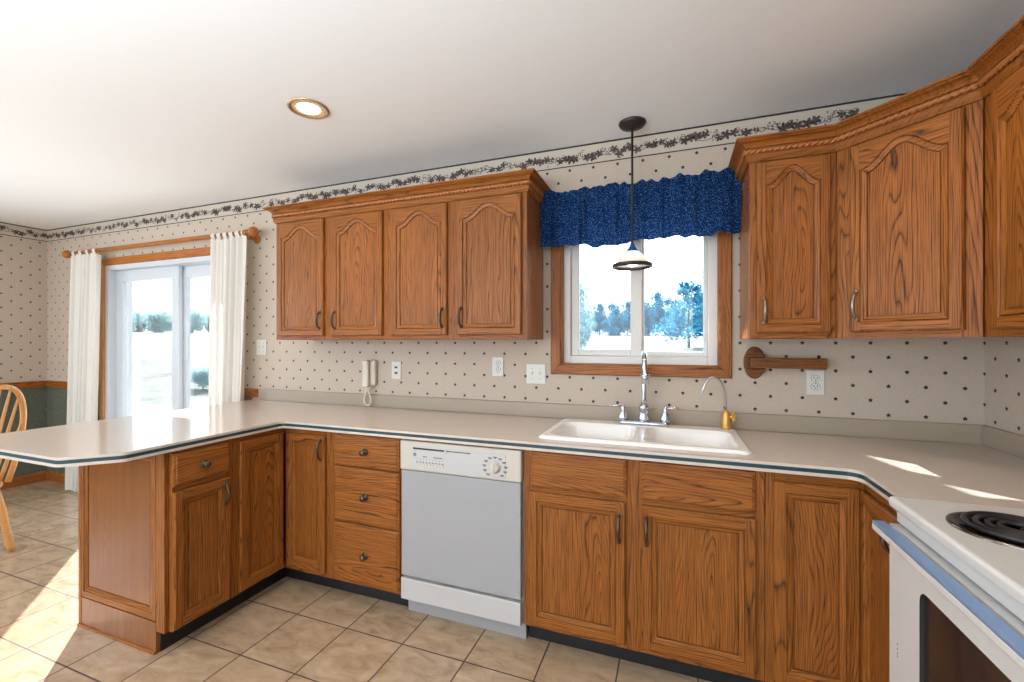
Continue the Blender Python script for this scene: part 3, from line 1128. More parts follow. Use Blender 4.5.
ff_ = thing('filter_faucet', 'small curved water filter tap with a gold base beside the sink', 'faucet', (0.235, -0.085, fz))
b = MB()
b.lathe([(0.023, 0.0), (0.023, 0.008), (0.019, 0.012), (0.018, 0.05), (0.016, 0.075), (0.011, 0.083), (0.006, 0.088)], (0, 0, 0), 'brass', 'z', 18)
b.build('base', ff_)['label'] = 'gold tap base'
b = MB()
pts = [(0, 0, 0.08), (-0.002, -0.002, 0.13)]
for i in range(1, 15):
    a = PI * 0.88 * i / 14
    pts.append((-0.002 - 0.054 + 0.054 * math.cos(a), -0.002 - 0.016 * i / 14, 0.13 + 0.115 * math.sin(a) * (1.0)))
pts.append((-0.112, -0.02, 0.168))
b.tube(pts, 0.0046, 'chrome', 10)
b.build('spout', ff_)
b = MB()
hc = Vector((0.03, -0.014, 0.058))
b.tube([(0.012, -0.005, 0.058), tuple(hc)], 0.006, 'brass', 8)
for k in range(6):
    a = 2 * PI * k / 6 + 0.3
    dv = Vector((0.45 * math.cos(a), -0.2 * math.cos(a), math.sin(a))) * 0.03
    b.tube([tuple(hc), tuple(hc + dv * 0.7), tuple(hc + dv)], [0.005, 0.004, 0.002], 'brass', 6)
b.build('star_handle', ff_)

# ------------------------------------------------------------------ dishwasher
dw = thing('dishwasher', 'white built-in dishwasher with a control strip and round dial', 'dishwasher', (-1.2485, YF, 0))
W = 0.6300
MB().box(0.004, W - 0.004, 0.012, 0.57, 0.10, 0.872, 'grey_app').build('tub', dw)
b = MB()
b.box(0.006, W - 0.004, -0.024, 0.011, 0.727, 0.868, 'bisque', 0.006, 3)
b.box(0.075, W - 0.075, -0.0265, -0.02, 0.738, 0.845, 'dw_white', 0.002)
cp = b.build('control_panel', dw)
b = MB()
b.box(0.082, 0.25, -0.0275, -0.022, 0.831, 0.839, 'slot', 0.0006)
b.box(0.262, 0.385, -0.0275, -0.022, 0.833, 0.837, 'slot', 0.0006)
b.build('vent_slot', cp)
MB().box(0.251, 0.262, -0.031, -0.026, 0.825, 0.843, 'bisque', 0.002).build('latch', cp)
b = MB()
b.lathe([(0.0085, 0.0), (0.0085, 0.0012)], (0.091, -0.0265, 0.806), 'mark', 'y', 20)
b.lathe([(0.0062, 0.0012), (0.0062, 0.0016)], (0.091, -0.0265, 0.806), 'white_app', 'y', 20)
b.lathe([(0.0050, 0.0016), (0.0050, 0.0020)], (0.091, -0.0265, 0.806), 'mark', 'y', 20)
# little cursive curls inside the roundel
b.tube([(0.0885, -0.0287, 0.804), (0.0875, -0.0287, 0.807), (0.0892, -0.0287, 0.8085), (0.0905, -0.0287, 0.806), (0.0895, -0.0287, 0.8035)], 0.0004, 'white_app', 5)
b.tube([(0.0945, -0.0287, 0.8085), (0.0925, -0.0287, 0.8075), (0.0935, -0.0287, 0.806), (0.0922, -0.0287, 0.8045), (0.0945, -0.0287, 0.8035)], 0.0004, 'white_app', 5)
b.build('emblem', cp)
for k in range(9):
    b = MB()
    b.box(0.098 + k * 0.0172, 0.109 + k * 0.0172, -0.0305, -0.026, 0.756, 0.768, 'phone', 0.0012)
    b.box(0.0995 + k * 0.0172, 0.1075 + k * 0.0172, -0.0272, -0.026, 0.7705, 0.7745, 'mark')
    b.box(0.1015 + k * 0.0172, 0.106 + k * 0.0172, -0.0272, -0.026, 0.788 - (k % 2) * 0.004, 0.7905 - (k % 2) * 0.004, 'mark')
    b.build('button', cp)
kx, kz = 0.505, 0.786
for x0, x1, z in ((0.135, 0.158, 0.797), (0.192, 0.240, 0.797)):
    MB().box(x0, x1, -0.0272, -0.026, z, z + 0.0035, 'mark').build('printed_mark', cp)
for k in range(11):
    a = math.radians(-50 + 28 * k)
    px, pz = kx + 0.052 * math.cos(a), kz + 0.044 * math.sin(a)
    b = MB()
    b.box(px - 0.009, px + 0.009, -0.0272, -0.026, pz - 0.002, pz + 0.002, 'mark')
    b.box(px - 0.006, px + 0.006, -0.0272, -0.026, pz - 0.006, pz - 0.0035, 'mark')
    b.build('printed_mark', cp)
b = MB()
b.lathe([(0.028, 0.0), (0.028, 0.003), (0.023, 0.005), (0.021, 0.018), (0.017, 0.020), (0.001, 0.020)], (kx, -0.0265, kz), 'bisque', 'y', 28)
b.box(kx - 0.004, kx + 0.004, -0.051, -0.040, kz - 0.019, kz + 0.019, 'bisque', 0.002)
b.build('dial', cp)
dd = MB().box(0.010, W - 0.008, -0.018, 0.011, 0.212, 0.724, 'grey_app', 0.004, 3).build('door', dw)
MB().box(0.008, W - 0.008, -0.020, 0.011, 0.098, 0.200, 'dw_white', 0.003).build('lower_panel', dw)
MB().box(0.004, W - 0.006, 0.052, 0.07, 0.0, 0.0975, 'grey_app', 0.001).build('kick_plate', dw)

# ------------------------------------------------------------------ upper cabinets
UZ0, UZ1 = 1.357, 2.135


def upper(name, label, loc, rotz, W, D, doors, stiles, mat='bronze'):
    r = thing(name, label, 'cabinet', loc, rotz)
    b = MB()
    t = 0.014
    b.box(0, t, 0.019, D, UZ0, UZ1, 'oak_side')
    b.box(W - t, W, 0.019, D, UZ0, UZ1, 'oak_side')
    b.box(t, W - t, 0.019, D, UZ0 + 0.012, UZ0 + 0.024, 'oak_plain')
    b.box(t, W - t, 0.019, D, UZ1 - 0.02, UZ1, 'oak_plain')
    b.box(t, W - t, D - 0.006, D, UZ0, UZ1, 'oak_plain')
    b.build('carcass', r)
    face_frame(W, UZ0, UZ1, stiles, [(UZ0, UZ0 + 0.04), (2.085, UZ1)]).build('face_frame', r)
    for x0, x1, hx in doors:
        add_door(r, x0, x1, 1.381, 2.102, hx, (1.415, 1.535), A=0.070, st=0.034, top=0.028, bot=0.034, mat=mat)
    return r


upper('wall_cabinet', 'two-door oak wall cabinet beside the curtain at the left end', (-2.40, -0.305, 0), 0, 0.859, 0.303,
      [(0.024, 0.397, 0.372), (0.463, 0.828, 0.487)], [(0, 0.04), (0.385, 0.475), (0.815, 0.859)])
upper('wall_cabinet', 'two-door oak wall cabinet left of the sink window', (-1.5405, -0.305, 0), 0, 0.8405, 0.303,
      [(0.030, 0.388, 0.362), (0.449, 0.815, 0.475)], [(0, 0.04), (0.375, 0.46), (0.80, 0.8405)])
upper('wall_cabinet', 'narrow one-door oak wall cabinet right of the sink window', (0.303, -0.305, 0), 0, 0.307, 0.303,
      [(0.026, 0.288, 0.052)], [(0, 0.04), (0.275, 0.307)], 'pewter')
# right wall cabinet (faces -x)
upper('wall_cabinet', 'oak wall cabinet on the right wall cut by the frame edge', (0.915, -0.612, 0), -PI / 2, 0.46, 0.303,
      [(0.058, 0.43, 0.40)], [(0, 0.072), (0.42, 0.46)])
# diagonal corner cabinet
dg = thing('corner_wall_cabinet', 'diagonal oak corner wall cabinet with one wide arched door', 'cabinet', (0.611, -0.306, 0), -PI / 4)
c45 = math.sqrt(0.5)


def to_local(x, y):
    dx, dy = x - 0.611, y + 0.306
    return (dx * c45 - dy * c45, dx * c45 + dy * c45)


WD = 0.430
b = MB()
pent = [to_local(0.6245, -0.292), to_local(0.6245, -0.002), to_local(1.218, -0.002), to_local(1.218, -0.5985), to_local(0.929, -0.5985)]
b.prism(pent, UZ0 + 0.012, UZ0 + 0.024, 'oak_plain')
b.prism(pent, UZ1 - 0.02, UZ1, 'oak_plain')
for (xa, ya), (xb, yb) in (((0.6115, -0.0015), (0.6115, -0.30)), ((0.920, -0.610), (1.218, -0.610))):
    p, q = to_local(xa, ya), to_local(xb, yb)
    p2, q2 = (to_local(xa + 0.012, ya), to_local(xb + 0.012, yb)) if xa == xb else (to_local(xa, ya + 0.011), to_local(xb, yb + 0.011))
    b.prism([p, q, q2, p2], UZ0, UZ1, 'oak_v')
b.build('carcass', dg)
face_frame(WD, UZ0, UZ1, [(0.004, 0.068), (0.372, WD - 0.004)], [(UZ0, UZ0 + 0.04), (2.085, UZ1)]).build('face_frame', dg)
add_door(dg, 0.058, 0.386, 1.381, 2.102, 0.084, (1.418, 1.545), A=0.074, st=0.034, top=0.026, bot=0.034, mat='pewter')

# crown mouldings with a rope bead
crown = [(0.0, 2.108), (0.006, 2.108), (0.008, 2.112), (0.012, 2.120), (0.013, 2.136), (0.010, 2.139), (0.010, 2.163), (0.018, 2.1655), (0.018, 2.169), (0.022, 2.175),
         (0.030, 2.182), (0.042, 2.186), (0.046, 2.188), (0.046, 2.191), (0.054, 2.193), (0.054, 2.201), (0.0, 2.201)]


def rope(path, z, out, r, name, parent):
    """twisted two-strand bead along the moulding"""
    P = [Vector((p[0], p[1])) for p in path]
    off = []
    for i, p in enumerate(P):
        d0 = (P[i] - P[i - 1]).normalized() if i > 0 else None
        d1 = (P[i + 1] - P[i]).normalized() if i < len(P) - 1 else None
        n0 = Vector((d0.y, -d0.x)) if d0 else None
        n1 = Vector((d1.y, -d1.x)) if d1 else None
        nn = n1 if n0 is None else n0 if n1 is None else (n0 + n1) / ((n0 + n1).length_squared / 2)
        off.append(p + nn * out)
    rings = []
    s = 0.0
    for a, c in zip(off, off[1:]):
        L = (c - a).length
        d = (c - a) / L
        nn = Vector((d.y, -d.x))
        k = max(2, int(L / 0.0035))
        for i in range(k + 1):
            p = a + d * (L * i / k)
            tw = (s + L * i / k) * 2 * PI / 0.044
            ring = []
            for q in range(12):
                th = 2 * PI * q / 12
                rr = r * (1 + 0.26 * math.cos(2 * (th - tw)))
                ring.append((p.x + nn.x * rr * math.cos(th), p.y + nn.y * rr * math.cos(th), z + rr * math.sin(th)))
            rings.append(ring)
        s += L
    return MB().loops(rings, 'oak_rope').build(name, parent)


for nm, lab, path in (('crown_molding', 'oak crown moulding with rope bead along the left wall cabinets', [(-2.401, -0.0015), (-2.401, -0.306), (-0.699, -0.306), (-0.699, -0.0015)]),
                      ('crown_molding', 'oak crown moulding with rope bead stepping round the right corner cabinets', [(0.302, -0.0015), (0.302, -0.306), (0.6106, -0.306), (0.9145, -0.61), (0.9145, -1.07)])):
    ang = thing(nm, lab, 'moulding', (path[1][0], path[1][1], 2.108))
    off = Vector((path[1][0], path[1][1], 2.108))
    pl = [(p[0] - off.x, p[1] - off.y) for p in path]
    MB().sweep(pl, [(o + 0.0005, z - off.z) for o, z in crown], 'oak_crown_x').build('profile', ang)
    rope(pl, 2.151 - off.z, 0.0155, 0.0092, 'rope_bead', ang)

# ------------------------------------------------------------------ stove (faces -x)
st = thing('stove', 'white electric coil stove at the right edge of the photo', 'stove', (0.595, -0.921, 0), -PI / 2)
# local: x along -world y (0..0.76), y into the wall (+x world), front at y=0
W = 0.76
b = MB()
b.box(0.002, W - 0.002, 0.012, 0.60, 0.02, 0.884, 'white_app', 0.003)
for x in (0.05, W - 0.05):
    for y in (0.06, 0.55):
        b.lathe([(0.018, 0.0), (0.018, 0.02)], (x, y, 0), 'black', 'z', 12)
b.build('body', st)
b = MB()
b.box(0.0, W, -0.040, 0.612, 0.886, 0.917, 'white_app', 0.010, 4)
ck = b.build('cooktop', st)
b = MB()
b.box(0.0, W, 0.545, 0.620, 0.9175, 1.10, 'white_app', 0.012, 3)
bgp = b.build('backguard', st)
for kx in (0.09, 0.19, 0.38, 0.57, 0.67):
    MB().lathe([(0.024, 0.0), (0.022, 0.012), (0.018, 0.022), (0.001, 0.023)], (kx, 0.545, 1.02), 'black', 'y', 18).build('knob', bgp)


def burner(x, y, r):
    b = MB()
    b.lathe([(r + 0.012, 0.0), (r + 0.012, 0.004), (r + 0.006, 0.006), (r - 0.004, 0.002), (r * 0.6, 0.0015)], (x, y, 0.917), 'drip', 'z', 40, cap0=False)
    o = b.build('burner', ck)
    b = MB()
    turns = 4.2
    pts = []
    n = int(turns * 36)
    for i in range(n + 1):
        t = i / n
        a = 2 * PI * turns * t
        rr = 0.018 + (r - 0.026) * t
        pts.append((x + rr * math.cos(a), y + rr * math.sin(a), 0.9285))
    b.tube(pts, 0.0062, 'coil', 8)
    for k in range(3):
        a = 2 * PI * k / 3 + 0.4
        b.tube([(x, y, 0.9215), (x + (r - 0.006) * math.cos(a), y + (r - 0.006) * math.sin(a), 0.9215)], 0.0035, 'coil', 6)
    b.build('coil', o)


burner(0.206, 0.122, 0.106)
burner(0.565, 0.125, 0.076)
burner(0.225, 0.40, 0.076)
burner(0.565, 0.40, 0.098)
# front strip under the cooktop, door, window, handle, drawer
MB().box(0.004, W - 0.004, -0.022, 0.011, 0.848, 0.8855, 'white_app', 0.004).build('front_strip', st)
b = MB()
wx0, wx1, wz0, wz1 = 0.165, W - 0.165, 0.44, 0.742
y0 = -0.038
# door slab with a window opening
outl = [(0.006, 0.205), (W - 0.006, 0.205), (W - 0.006, 0.842), (0.006, 0.842)]
win = [(wx, wz) for wx, wz in rrect(wx0, wx1, wz0, wz1, 0.03, 5)]
Lp = [[Vector((x, z, 0)) for x, z in q] for q in (outl, win)]
flat = [p for q in Lp for p in q]
for yy in (y0, 0.010):
    vs = [b.b.verts.new((p.x, yy, p.y)) for p in flat]
    for t in tessellate_polygon(Lp):
        b.face([vs[i] for i in t], 'white_app')
b.loops([[(x, y0, z) for x, z in outl], [(x, 0.010, z) for x, z in outl]], 'white_app', cap0=False, cap1=False, smooth=False)
b.loops([[(x, y0, z) for x, z in win], [(x, y0 + 0.012, z) for x, z in win]], 'slot', cap0=False, cap1=False)
od = b.build('oven_door', st)
MB().box(wx0 - 0.01, wx1 + 0.01, y0 + 0.009, y0 + 0.013, wz0 - 0.01, wz1 + 0.01, 'oven_glass').build('oven_window', od)
b = MB()
b.box(0.012, W - 0.012, y0 - 0.042, y0 - 0.012, 0.838, 0.848, 'handle_steel', 0.003)
b.box(0.012, W - 0.012, y0 - 0.042, y0 - 0.034, 0.822, 0.840, 'white_app', 0.003)
for x in (0.03, W - 0.06):
    b.box(x, x + 0.03, y0 - 0.02, y0 + 0.002, 0.80, 0.840, 'white_app', 0.003)
b.build('oven_handle', od)
for k, z in enumerate((0.535, 0.522, 0.510, 0.502)):
    MB().box(0.052, 0.055, y0 - 0.0006, y0 + 0.001, z, z + 0.004, 'mark').build('printed_mark', od)
MB().box(0.006, W - 0.006, -0.036, 0.010, 0.04, 0.198, 'white_app', 0.006, 3).build('storage_drawer', st)

# ------------------------------------------------------------------ valance over the sink window
rnd = random.Random(11)
va = thing('valance', 'gathered dark blue flecked valance over the sink window', 'valance', (-0.195, -0.105, 2.13))


def vnoise(x, s, o=0.0):
    return noise.noise(Vector((x * s, o, 0.37)))


b = MB()
nx, nz = 260, 26
x0, x1 = -0.687, 0.297
grid = []
for i in range(nx + 1):
    x = x0 + (x1 - x0) * i / nx
    ztop = 2.160 + 0.022 * vnoise(x, 14) + 0.018 * vnoise(x, 34, 3) + 0.006 * math.sin((x - x0) * 9)
    dd = min(x + 0.6995, 0.302 - x)
    ztop = min(ztop, 2.106 if dd < 0.030 else 2.172 if dd < 0.062 else 9)
    zbot = 1.862 + 0.014 * vnoise(x, 7, 9) + 0.014 * vnoise(x, 22, 5) - 0.016 * math.exp(-((x + 0.37) / 0.16) ** 2)
    row = []
    for j in range(nz + 1):
        t = j / nz
        z = ztop + (zbot - ztop) * t
        fold = 0.034 * vnoise(x + 0.02 * math.sin(t * 3), 19, 1.0 + t * 0.5) + 0.024 * vnoise(x, 52, 2.0 + t * 0.5) * (1.0 - 0.3 * t)
        amp = 0.55 + 0.75 * t
        pinch = math.exp(-((t - 0.16) / 0.05) ** 2)
        y = -0.105 - amp * fold * (1 - 0.6 * pinch) - 0.008 * t + 0.008 * pinch
        row.append(b.b.verts.new((x + 0.195, y + 0.105, z - 2.13)))
    grid.append(row)
for i in range(nx):
    for j in range(nz):
        b.face([grid[i][j], grid[i + 1][j], grid[i + 1][j + 1], grid[i][j + 1]], 'blue', True)
b.build('cloth', va)
b = MB()
b.tube([(x0 + 0.195 + 0.01, 0.05, -0.03), (x1 + 0.195 - 0.01, 0.05, -0.03)], 0.005, 'vinyl', 8)
for x in (x0 + 0.205, x1 + 0.185):
    b.box(x - 0.005, x + 0.005, 0.05, 0.104, -0.036, -0.024, 'vinyl', 0.001)
b.build('curtain_rod', va)

# ------------------------------------------------------------------ pendant lamp
pl = thing('pendant_lamp', 'dark stemmed pendant lamp with a white glass cone over the sink', 'lamp', (-0.195, -0.155, 2.4395))
MB().lathe([(0.066, 0.0), (0.067, -0.006), (0.058, -0.018), (0.036, -0.028), (0.012, -0.033), (0.008, -0.036)], (0, 0, 0), 'dark_metal', 'z', 32).build('canopy', pl)
MB().lathe([(0.0055, -0.03), (0.0055, -0.612)], (0, 0, 0), 'dark_metal', 'z', 12).build('stem', pl)
MB().lathe([(0.006, -0.600), (0.010, -0.606), (0.014, -0.618), (0.030, -0.642), (0.032, -0.646)], (0, 0, 0), 'blue_metal', 'z', 24).build('socket_cap', pl)
b = MB()
b.lathe([(0.032, -0.6455), (0.048, -0.660), (0.066, -0.682), (0.084, -0.706), (0.092, -0.714)], (0, 0, 0), 'shade', 'z', 36, cap0=False, cap1=False)
b.build('lamp_shade', pl)
b = MB()
b.lathe([(0.090, -0.706), (0.097, -0.708), (0.0985, -0.714), (0.096, -0.724), (0.090, -0.726), (0.088, -0.716), (0.090, -0.706)], (0, 0, 0), 'dark_metal', 'z', 36, cap0=False, cap1=False)
b.build('shade_ring', pl)
MB().lathe([(0.010, -0.645), (0.014, -0.66), (0.028, -0.685), (0.030, -0.70), (0.022, -0.716), (0.001, -0.722)], (0, 0, 0), 'pendant_bulb', 'z', 20).build('bulb', pl)

# ------------------------------------------------------------------ recessed ceiling lights
for lab, x, y, p in (('round recessed ceiling light shining above the peninsula', -1.604, -0.835, 22), ('recessed ceiling light cut off by the top edge above the right counter', 0.50, -0.90, 17)):
    dl = thing('recessed_light', lab, 'ceiling light', (x, y, H - 0.0005))
    MB().lathe([(0.092, 0.0), (0.092, -0.004), (0.085, -0.008), (0.078, -0.006), (0.074, 0.0)], (0, 0, 0), 'gold_trim', 'z', 40, cap0=False, cap1=False).build('trim_ring', dl)
    MB().lathe([(0.074, -0.0005), (0.056, -0.0035), (0.053, -0.002)], (0, 0, 0), 'reflector', 'z', 40, cap0=False, cap1=False).build('reflector', dl)
    MB().lathe([(0.053, -0.001), (0.046, -0.006), (0.02, -0.009), (0.001, -0.0095)], (0, 0, 0), 'bulb', 'z', 32, cap0=False).build('lens', dl)
    lamp('recessed_light_glow', 'SPOT', (x, y, H - 0.03), p, (1.0, 0.78, 0.54), spot_size=math.radians(125), spot_blend=0.7, shadow_soft_size=0.05)

# ------------------------------------------------------------------ curtains and rod
rod = thing('curtain_rod', 'golden wooden curtain rod with round finials above the sliding door', 'curtain rod', (-4.015, -0.10, 2.146))
MB().lathe([(0.0165, -1.115), (0.0165, 1.115)], (0, 0, 0), 'rodwood', 'x', 16).build('pole', rod)
for sx in (-1, 1):
    b = MB()
    b.lathe([(0.0165, 1.115 * sx), (0.022, 1.118 * sx), (0.022, 1.126 * sx), (0.016, 1.130 * sx)] + [(max(0.001, 0.036 * math.sin(PI * (0.12 + 0.88 * k / 12))), (1.130 + 0.033 - 0.036 * math.cos(PI * (0.12 + 0.88 * k / 12))) * sx) for k in range(13)],
            (0, 0, 0), 'rodwood', 'x', 20)
    b.build('finial', rod)
    b = MB()
    xx = sx * 1.085
    b.box(xx - 0.010, xx + 0.010, -0.004, 0.0985, -0.044, -0.018, 'rodwood', 0.004)
    b.lathe([(0.024, xx - 0.010), (0.024, xx + 0.010)], (0, 0, -0.004), 'rodwood', 'x', 18)
    b.lathe([(0.032, -0.0985), (0.032, -0.090), (0.024, -0.086)], (xx, 0, -0.032), 'rodwood', 'y', 18)
    b.build('bracket', rod)


def curtain(label, xa, xb, xa2, xb2, seed, tabs):
    cx = (xa + xb) / 2
    r = thing('curtain', label, 'curtain', (cx, -0.10, 0.008))
    b = MB()
    nx, nz = 96, 40
    g = []
    nf = 5.5
    for i in range(nx + 1):
        t = i / nx
        row = []
        for j in range(nz + 1):
            v = j / nz
            z = 2.118 + (0.008 - 2.118) * v
            x = (xa + (xb - xa) * t) * (1 - v) + (xa2 + (xb2 - xa2) * t) * v
            ph = 2 * PI * nf * t + seed + 0.5 * vnoise(v * 2, 1.0, seed)
            amp = 0.030 + 0.006 * vnoise(t * 6, 1.0, seed + 2)
            y = amp * math.sin(ph) + 0.010 * math.sin(2.3 * ph + v * 2)
            if j == 0:
                z += 0.010 * math.sin(2 * PI * tabs * t)
            row.append(b.b.verts.new((x - cx + 0.010 * math.cos(ph), y * (0.75 + 0.25 * v), z - 0.008)))
        g.append(row)
    for i in range(nx):
        for j in range(nz):
            b.face([g[i][j], g[i + 1][j], g[i + 1][j + 1], g[i][j + 1]], 'curtain', True)
    b.build('cloth', r)
    for k in range(tabs):
        t = (k + 0.5) / tabs
        x = xa + (xb - xa) * t - cx
        bb = MB()
        n = 14
        rr = 0.0205
        ring = []
        wd = 0.020
        for q in range(n + 1):
            a = -PI * 0.75 + 2 * PI * 0.75 * q / n + PI / 2
            ring.append((rr * math.cos(a), 2.138 + rr * math.sin(a)))
        ring = [(ring[0][0] * 0.6, 2.095)] + ring + [(ring[-1][0] * 0.6, 2.095)]
        A = [bb.b.verts.new((x - wd, y, z)) for y, z in ring]
        B = [bb.b.verts.new((x + wd, y, z)) for y, z in ring]
        for q in range(len(ring) - 1):
            bb.face([A[q], B[q], B[q + 1], A[q + 1]], 'curtain', True)
        bb.build('tab', r)
    return r


curtain('white tab-top curtain left of the sliding door reaching the floor', -5.10, -4.69, -5.17, -4.80, 0.4, 4)
curtain('white tab-top curtain right of the sliding door behind the peninsula', -3.285, -2.905, -3.305, -2.995, 2.0, 6)

# ------------------------------------------------------------------ outlets, switches, phone, paper towel holder


def plate(name, label, cat, xc, zc, w_, h_, inner):
    r = thing(name, label, cat, (xc, -0.0008, zc))
    MB().box(-w_ / 2, w_ / 2, -0.006, 0.0, -h_ / 2, h_ / 2, 'plate', 0.003, 2).build('cover_plate', r)
    inner(r)
    return r


def duplex(r):
    for dz in (-0.0195, 0.0195):
        b = MB()
        ov = [(0.017 * math.copysign(abs(math.cos(a)) ** 0.7, math.cos(a)), 0.0145 * math.copysign(abs(math.sin(a)) ** 0.8, math.sin(a))) for a in [2 * PI * k / 24 for k in range(24)]]
        b.loops([[(x * 1.08, -0.005, z * 1.08 + dz) for x, z in ov], [(x * 1.08, -0.0064, z * 1.08 + dz) for x, z in ov]], 'slot', smooth=False)
        b.loops([[(x, -0.005, z + dz) for x, z in ov], [(x, -0.0082, z + dz) for x, z in ov]], 'plate', smooth=False)
        b.box(-0.0085, -0.0055, -0.0088, -0.008, dz - 0.001, dz + 0.008, 'slot')
        b.box(0.0055, 0.0085, -0.0088, -0.008, dz - 0.001, dz + 0.008, 'slot')
        b.lathe([(0.003, 0.0), (0.003, 0.0006)], (0, -0.0082, dz - 0.0065), 'slot', 'y', 10)
        b.build('socket', r)
    MB().lathe([(0.003, 0), (0.003, 0.001)], (0, -0.006, 0), 'pewter', 'y', 10).build('screw', r)


def toggles(xs):
    def f(r):
        for x in xs:
            b = MB()
            b.box(x - 0.005, x + 0.005, -0.0068, -0.006, -0.0125, 0.0125, 'phone', 0.0005)
            b.box(x - 0.0035, x + 0.0035, -0.016, -0.006, 0.001, 0.010, 'plate', 0.0015)
            b.build('toggle', r)
            for dz in (-0.03, 0.03):
                MB().lathe([(0.0028, 0), (0.0028, 0.001)], (x, -0.006, dz), 'pewter', 'y', 10).build('screw', r)
    return f


def rocker(r):
    b = MB()
    b.box(-0.0165, 0.0165, -0.0075, -0.006, -0.0335, 0.0335, 'phone', 0.001)
    b.box(-0.010, 0.010, -0.0085, -0.007, 0.012, 0.024, 'slot', 0.0005)
    b.box(-0.010, 0.010, -0.0085, -0.007, -0.024, -0.012, 'slot', 0.0005)
    b.box(-0.012, 0.012, -0.0095, -0.007, -0.007, 0.007, 'plate', 0.001)
    b.build('socket', r)


plate('outlet', 'white duplex outlet under the wooden towel holder', 'outlet', 0.618, 1.153, 0.073, 0.115, duplex)
plate('outlet', 'white duplex outlet between the phone and the double switch', 'outlet', -0.980, 1.197, 0.072, 0.115, duplex)
plate('light_switch', 'white double toggle switch plate beside the sink window', 'switch', -0.743, 1.160, 0.115, 0.115, toggles((-0.023, 0.023)))
plate('outlet', 'almond safety outlet just right of the wall phone', 'outlet', -1.694, 1.160, 0.072, 0.115, rocker)
plate('light_switch', 'double switch plate next to the right curtain', 'switch', -2.886, 1.305, 0.100, 0.115, toggles((-0.022, 0.022)))

ph = thing('wall_phone', 'almond corded handset phone hanging on the dotted wallpaper', 'phone', (-1.872, -0.0008, 1.137))
b = MB()
b.box(-0.030, 0.030, -0.034, 0.0, -0.082, 0.088, 'phone', 0.012, 3)
b.build('base', ph)
b = MB()
b.loops([R3(rrect(-0.052, -0.002, -0.066, -0.036, 0.012), z) for z in (-0.088, -0.08)] + [R3(rrect(-0.050, -0.004, -0.062, -0.040, 0.010), z) for z in (-0.05, 0.05)] + [R3(rrect(-0.052, -0.002, -0.066, -0.036, 0.012), z) for z in (0.078, 0.086)], 'phone')
b.box(-0.045, -0.010, -0.040, -0.030, 0.05, 0.075, 'phone', 0.003)
b.box(-0.045, -0.010, -0.040, -0.030, -0.075, -0.05, 'phone', 0.003)
b.build('handset', ph)
b = MB()
pts = [(-0.026, -0.05, -0.088), (-0.020, -0.047, -0.105)]
for k in range(19):
    a = PI / 2 + 2 * PI * k / 18
    pts.append((-0.016 + 0.036 * math.cos(a) * (0.35 + 0.65 * (1 - math.sin(a)) / 2), -0.046, -0.160 + 0.052 * math.sin(a)))
pts += [(-0.006, -0.04, -0.10), (0.004, -0.02, -0.083)]
b.tube(pts, 0.0058, 'phone', 8)
b.build('cord', ph)

pt = thing('paper_towel_holder', 'carved brown wooden paper towel holder right of the sink window', 'towel holder', (0.366, -0.0008, 1.242))
b = MB()
el = [(0.047 * math.cos(2 * PI * k / 36), 0.078 * math.sin(2 * PI * k / 36)) for k in range(36)]
b.loops([[(x, 0, z) for x, z in el], [(x, -0.010, z) for x, z in el], [(x * 0.9, -0.016, z * 0.93) for x, z in el], [(x * 0.8, -0.014, z * 0.86) for x, z in el]], 'walnut')
b.build('wall_plate', pt)
b = MB()
b.box(-0.036, 0.040, -0.052, -0.012, 0.026, 0.042, 'walnut', 0.004)
b.box(-0.036, 0.040, -0.052, -0.012, -0.046, -0.028, 'walnut', 0.004)
b.box(-0.024, 0.02, -0.05, -0.012, -0.028, 0.026, 'walnut', 0.003)
b.build('bracket', pt)
b = MB()
b.box(-0.026, 0.276, -0.088, -0.050, -0.022, 0.026, 'walnut', 0.003)
b.box(-0.019, 0.10, -0.0895, -0.087, -0.011, 0.015, 'walnut', 0.001)
b.build('arm', pt)
b = MB()
for k in range(5):      # small carved fan at the top of the plate
    a = PI / 2 + (k - 2) * 0.45
    b.tube([(0, -0.016, 0.050), (0.018 * math.cos(a), -0.019, 0.050 + 0.018 * math.sin(a))], [0.0025, 0.004], 'walnut', 6)
b.build('carving', pt)

# ------------------------------------------------------------------ windsor chair
chx, chy, cha = -4.09, -1.145, math.radians(202)
ch = thing('windsor_chair', 'golden bow-back Windsor chair standing beyond the peninsula', 'chair', (chx, chy, 0), cha)
# local +x = the way the chair faces
b = MB()
seat = []
for k in range(40):
    a = 2 * PI * k / 40
    rx, ry = (0.215, 0.225)
    seat.append((rx * math.cos(a), ry * math.sin(a) * (1.0 + 0.06 * math.cos(a))))
ins = lambda s: [(x * s, y * s) for x, y in seat]
b.loops([R3(ins(0.90), 0.415), R3(ins(0.99), 0.428), R3(ins(1.0), 0.440), R3(ins(0.97), 0.452), R3(ins(0.85), 0.449), R3(ins(0.4), 0.442), R3(ins(0.1), 0.441)], 'pine')
b.build('seat', ch)


def turned(p0, p1, prof, n=14):
    p0, p1 = Vector(p0), Vector(p1)
    bb = MB()
    bb.tube([tuple(p0.lerp(p1, t)) for t, r in prof], [r for t, r in prof], 'pine', n)
    return bb


